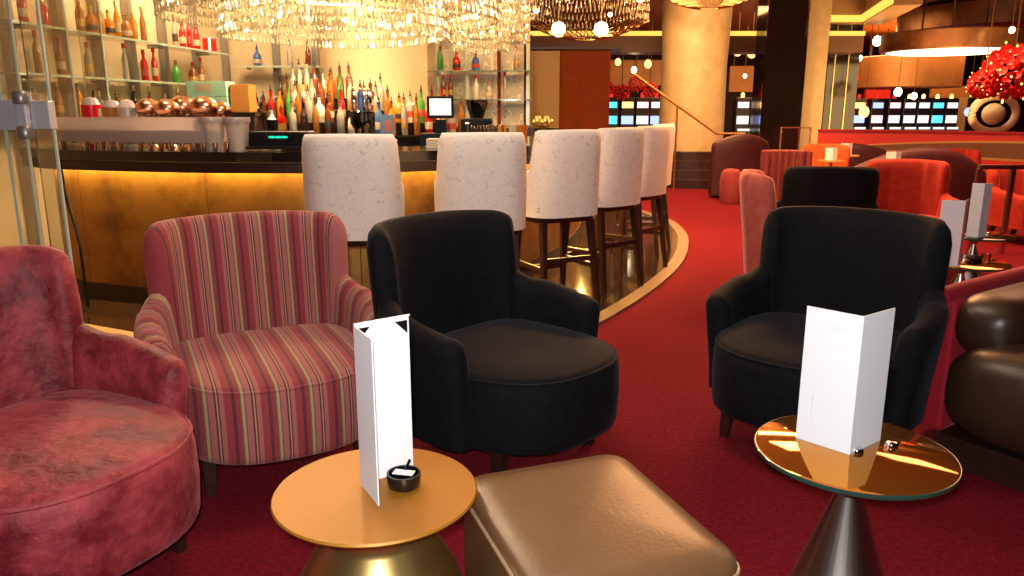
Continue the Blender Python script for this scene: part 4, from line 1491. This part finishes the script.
def slot(px_, d_, label, c1, c2, top=None, group='slot machines along the hall'):
    p = at(px_, 125, d=d_)
    t = thing('slot_machine', label, 'slot machine', (p.x, p.y, 0), 0, group)
    MB().box((0, .1, .40), (.40, .5, .79)).build('cabinet', M['slot_body'], t, bevel=.02)
    MB().box((0, .16, 1.25), (.38, .34, .90)).build('upper_cabinet', M['slot_body'], t, bevel=.02)
    MB().box((0, -.02, 1.10), (.32, .02, .22)).build('screen', c1, t)
    MB().box((0, -.02, 1.50), (.30, .02, .16)).build('top_screen', c2, t)
    MB().box((0, -.16, .84), (.32, .03, .06)).build('button_panel', SC[0], t)
    MB().lathe([(.05, 1.70), (.05, 1.80), (.0, 1.84)], 10, (0, .1, 0)).build('top_lamp', top or M['amber_lamp'], t)
    return t


names = ['leftmost', 'second', 'third', 'fourth', 'fifth', 'sixth', 'rightmost']
for k, px_ in enumerate((858, 876, 893, 908, 922, 936, 950)):
    slot(px_, 23.5, '%s lit slot machine in the row beyond the red booth wall%s' % (names[k], '' if k in (0, 6) else ' from the left'),
         (SC[2], SC[1], SC[0], SC[0], SC[0], SC[3], SC[0])[k], (SC[4], SC[2], SC[1], SC[0], SC[0], SC[3], SC[0])[k], M['red_lamp'] if k < 3 else None)
for k, px_ in enumerate((611, 627, 642, 656)):
    slot(px_, 21.5, '%s slot machine left of the gold column' % ('leftmost', 'second', 'third', 'rightmost')[k],
         (SC[3], SC[2], SC[0], SC[2])[k], (SC[3], SC[4], SC[1], SC[0])[k], M['red_lamp'])
for k, px_ in enumerate((742, 756)):
    slot(px_, 21.5, '%s slot machine in the gap between column and mirrored pillar' % ('left', 'right')[k], (SC[0], SC[2])[k], (SC[0], SC[0])[k])

# lit back panels of the hall
for (x0_, x1_, y0_, y1_, d_, m, lab) in ((590, 672, 60, 86, 26, 'amber_drum', 'amber bulkhead panel behind the lamps left of the column'), (728, 772, 66, 92, 26, 'amber_drum', 'amber bulkhead panel right of the column'),
                                         (862, 890, 90, 118, 27, 'red_wall', 'red hanging panel behind the slot machines'), (930, 985, 86, 98, 26, 'amber_drum', 'pale amber fascia above the slot machines'),
                                         (955, 967, 98, 134, 25, 'plaster', 'tan square post right of the slot machines')):
    a_, b_ = at(x0_, y1_, d=d_), at(x1_, y0_, d=d_)
    zb = 0 if m == 'plaster' else a_.z
    ztop = b_.z
    t = thing('wall_panel' if m != 'plaster' else 'post', lab, 'panel', ((a_.x + b_.x) / 2, d_, 0))
    MB().box((0, 0, (zb + ztop) / 2), (b_.x - a_.x, .15, ztop - zb)).build('panel', M[m], t, bevel=.01)
    if zb > 0:
        for s_ in (-1, 1):
            MB().box((s_ * (b_.x - a_.x) * .4, 0, (ztop + CEIL) / 2), (.05, .05, CEIL - ztop - .01)).build('hanger', M['beam'], t)


def drum(label, px_, py_lo, py_hi, d_, rpx, m, lit=False, name='drum_pendant'):
    lo, hi = at(px_, py_lo, d=d_), at(px_, py_hi, d=d_)
    r = rpx / FPX * d_
    t = thing(name, label, 'ceiling lamp' if lit else 'ceiling feature', (lo.x, d_, 0))
    MB().lathe([(r * .985, lo.z), (r, lo.z + .02), (r, hi.z), (r * .97, hi.z + .02)], 64).build('drum', m, t, True)
    if lit:
        MB().lathe([(r * .86, lo.z - .012), (r * .90, lo.z - .001)], 64).build('diffuser', M['disc_light'], t)
    for k in range(3):
        a = 2 * PI * k / 3
        MB().tube([(r * .5 * math.cos(a), r * .5 * math.sin(a), hi.z), (r * .5 * math.cos(a), r * .5 * math.sin(a), CEIL)], .02, 6).build('hanger', M['beam'], t)
    return t


drum('wide bronze drum lamp with a glowing oval underside at upper right', 950, 52, 34, 17.0, 62, M['bronze_drum'], True)
drum('bronze drum high at the right edge, above the glowing lamp', 1000, 32, 10, 19.5, 90, M['bronze_drum'])
drum('pale amber drum hanging lower, left below the glowing lamp', 905, 88, 58, 24.2, 48, M['amber_drum'])

def flowers(label, px_, py_, d_, r, n=70):
    p = at(px_, py_, d=d_)
    t = thing('flower_pendant', label, 'ornament', (p.x, p.y, p.z))
    mb, lb = MB(), MB()
    for k in range(n):
        a, z = k * 2.4, 1 - 2 * (k + .5) / n
        q = math.sqrt(1 - z * z)
        c = (r * q * math.cos(a), r * q * math.sin(a), r * z)
        mb.ball(c, r * .22, 6, 4, .8)
        if k % 2:
            lb.ball((c[0] * 1.24, c[1] * 1.24, c[2] * 1.24), r * .05, 6, 4)
    mb.build('petals', M['red_flower'], t, True)
    lb.build('fairy_lights', M['red_lamp'] if n < 50 else M['amber_lamp'], t, True)['kind'] = 'stuff'
    MB().tube([(0, 0, r), (0, 0, CEIL - p.z)], .012, 6).build('cord', M['beam'], t)


flowers('large red flower ball hanging at the right edge', 1012, 72, 15.2, .46)
flowers('smaller red flower ball left of the large one', 984, 84, 14.6, .24, 60)
for k, (px_, py_) in enumerate(((607, 88), (622, 92), (636, 84), (650, 90))):
    flowers('%s red flower ball above the slot machines left of the column' % ('leftmost', 'second', 'third', 'rightmost')[k], px_, py_, 20.0, .17, 40)

# small pendant lamps
k = 0
g = None
for (px_, py_, d_, r_, m, where) in ((606, 66, 19, .07, 'amber_lamp', 'left of the column'), (618, 62, 21, .08, 'amber_lamp', 'left of the column'), (634, 70, 18, .06, 'bulb', 'left of the column'), (648, 64, 20, .09, 'amber_lamp', 'left of the column'),
                                     (738, 50, 19, .12, 'amber_lamp', 'between column and mirrored pillar'), (752, 52, 19, .12, 'amber_lamp', 'between column and mirrored pillar'), (745, 76, 22, .05, 'bulb', 'between column and mirrored pillar'),
                                     (849, 44, 19, .07, 'amber_lamp', 'right of the tan pillar'), (858, 40, 20, .10, 'bulb', 'right of the tan pillar'), (877, 41, 20, .10, 'bulb', 'right of the tan pillar'), (860, 58, 21, .06, 'bulb', 'right of the tan pillar'),
                                     (827, 60, 18, .07, 'amber_lamp', 'right of the tan pillar'), (864, 112, 21, .13, 'amber_lamp', 'above the slot machines'), (855, 78, 20, .10, 'red_lamp', 'right of the tan pillar'), (898, 92, 22, .10, 'bulb', 'above the slot machines'), (914, 96, 22, .08, 'bulb', 'above the slot machines'),
                                     (1014, 52, 16, .06, 'bulb', 'beside the large red flower ball'), (1012, 30, 15, .05, 'bulb', 'near the right edge under the bronze drum'), (968, 112, 22, .10, 'screen_blue', 'beside the tan square post')):
    p = at(px_, py_, d=d_)
    k += 1
    t = thing('pendant_lamp', '', 'lamp', (p.x, p.y, p.z), 0, 'small pendant lamps %s' % where)
    MB().ball((0, 0, 0), r_, 10, 8, 1.2).build('globe', M[m], t, True)
    MB().tube([(0, 0, r_ * 1.1), (0, 0, CEIL - p.z)], .008, 5).build('cord', M['beam'], t)
    kind_ = {'amber_lamp': 'amber', 'bulb': 'bright warm white', 'red_lamp': 'red', 'screen_blue': 'bluish'}[m]
    hgt = 'high' if py_ < 48 else ('mid-height' if py_ < 75 else 'low')
    if k in (1, 5, 9):
        where = where + ', left one'
    t['label'] = '%s %s pendant lamp hanging %s, %s' % (('small', 'round')[r_ > .08], kind_, hgt, where)
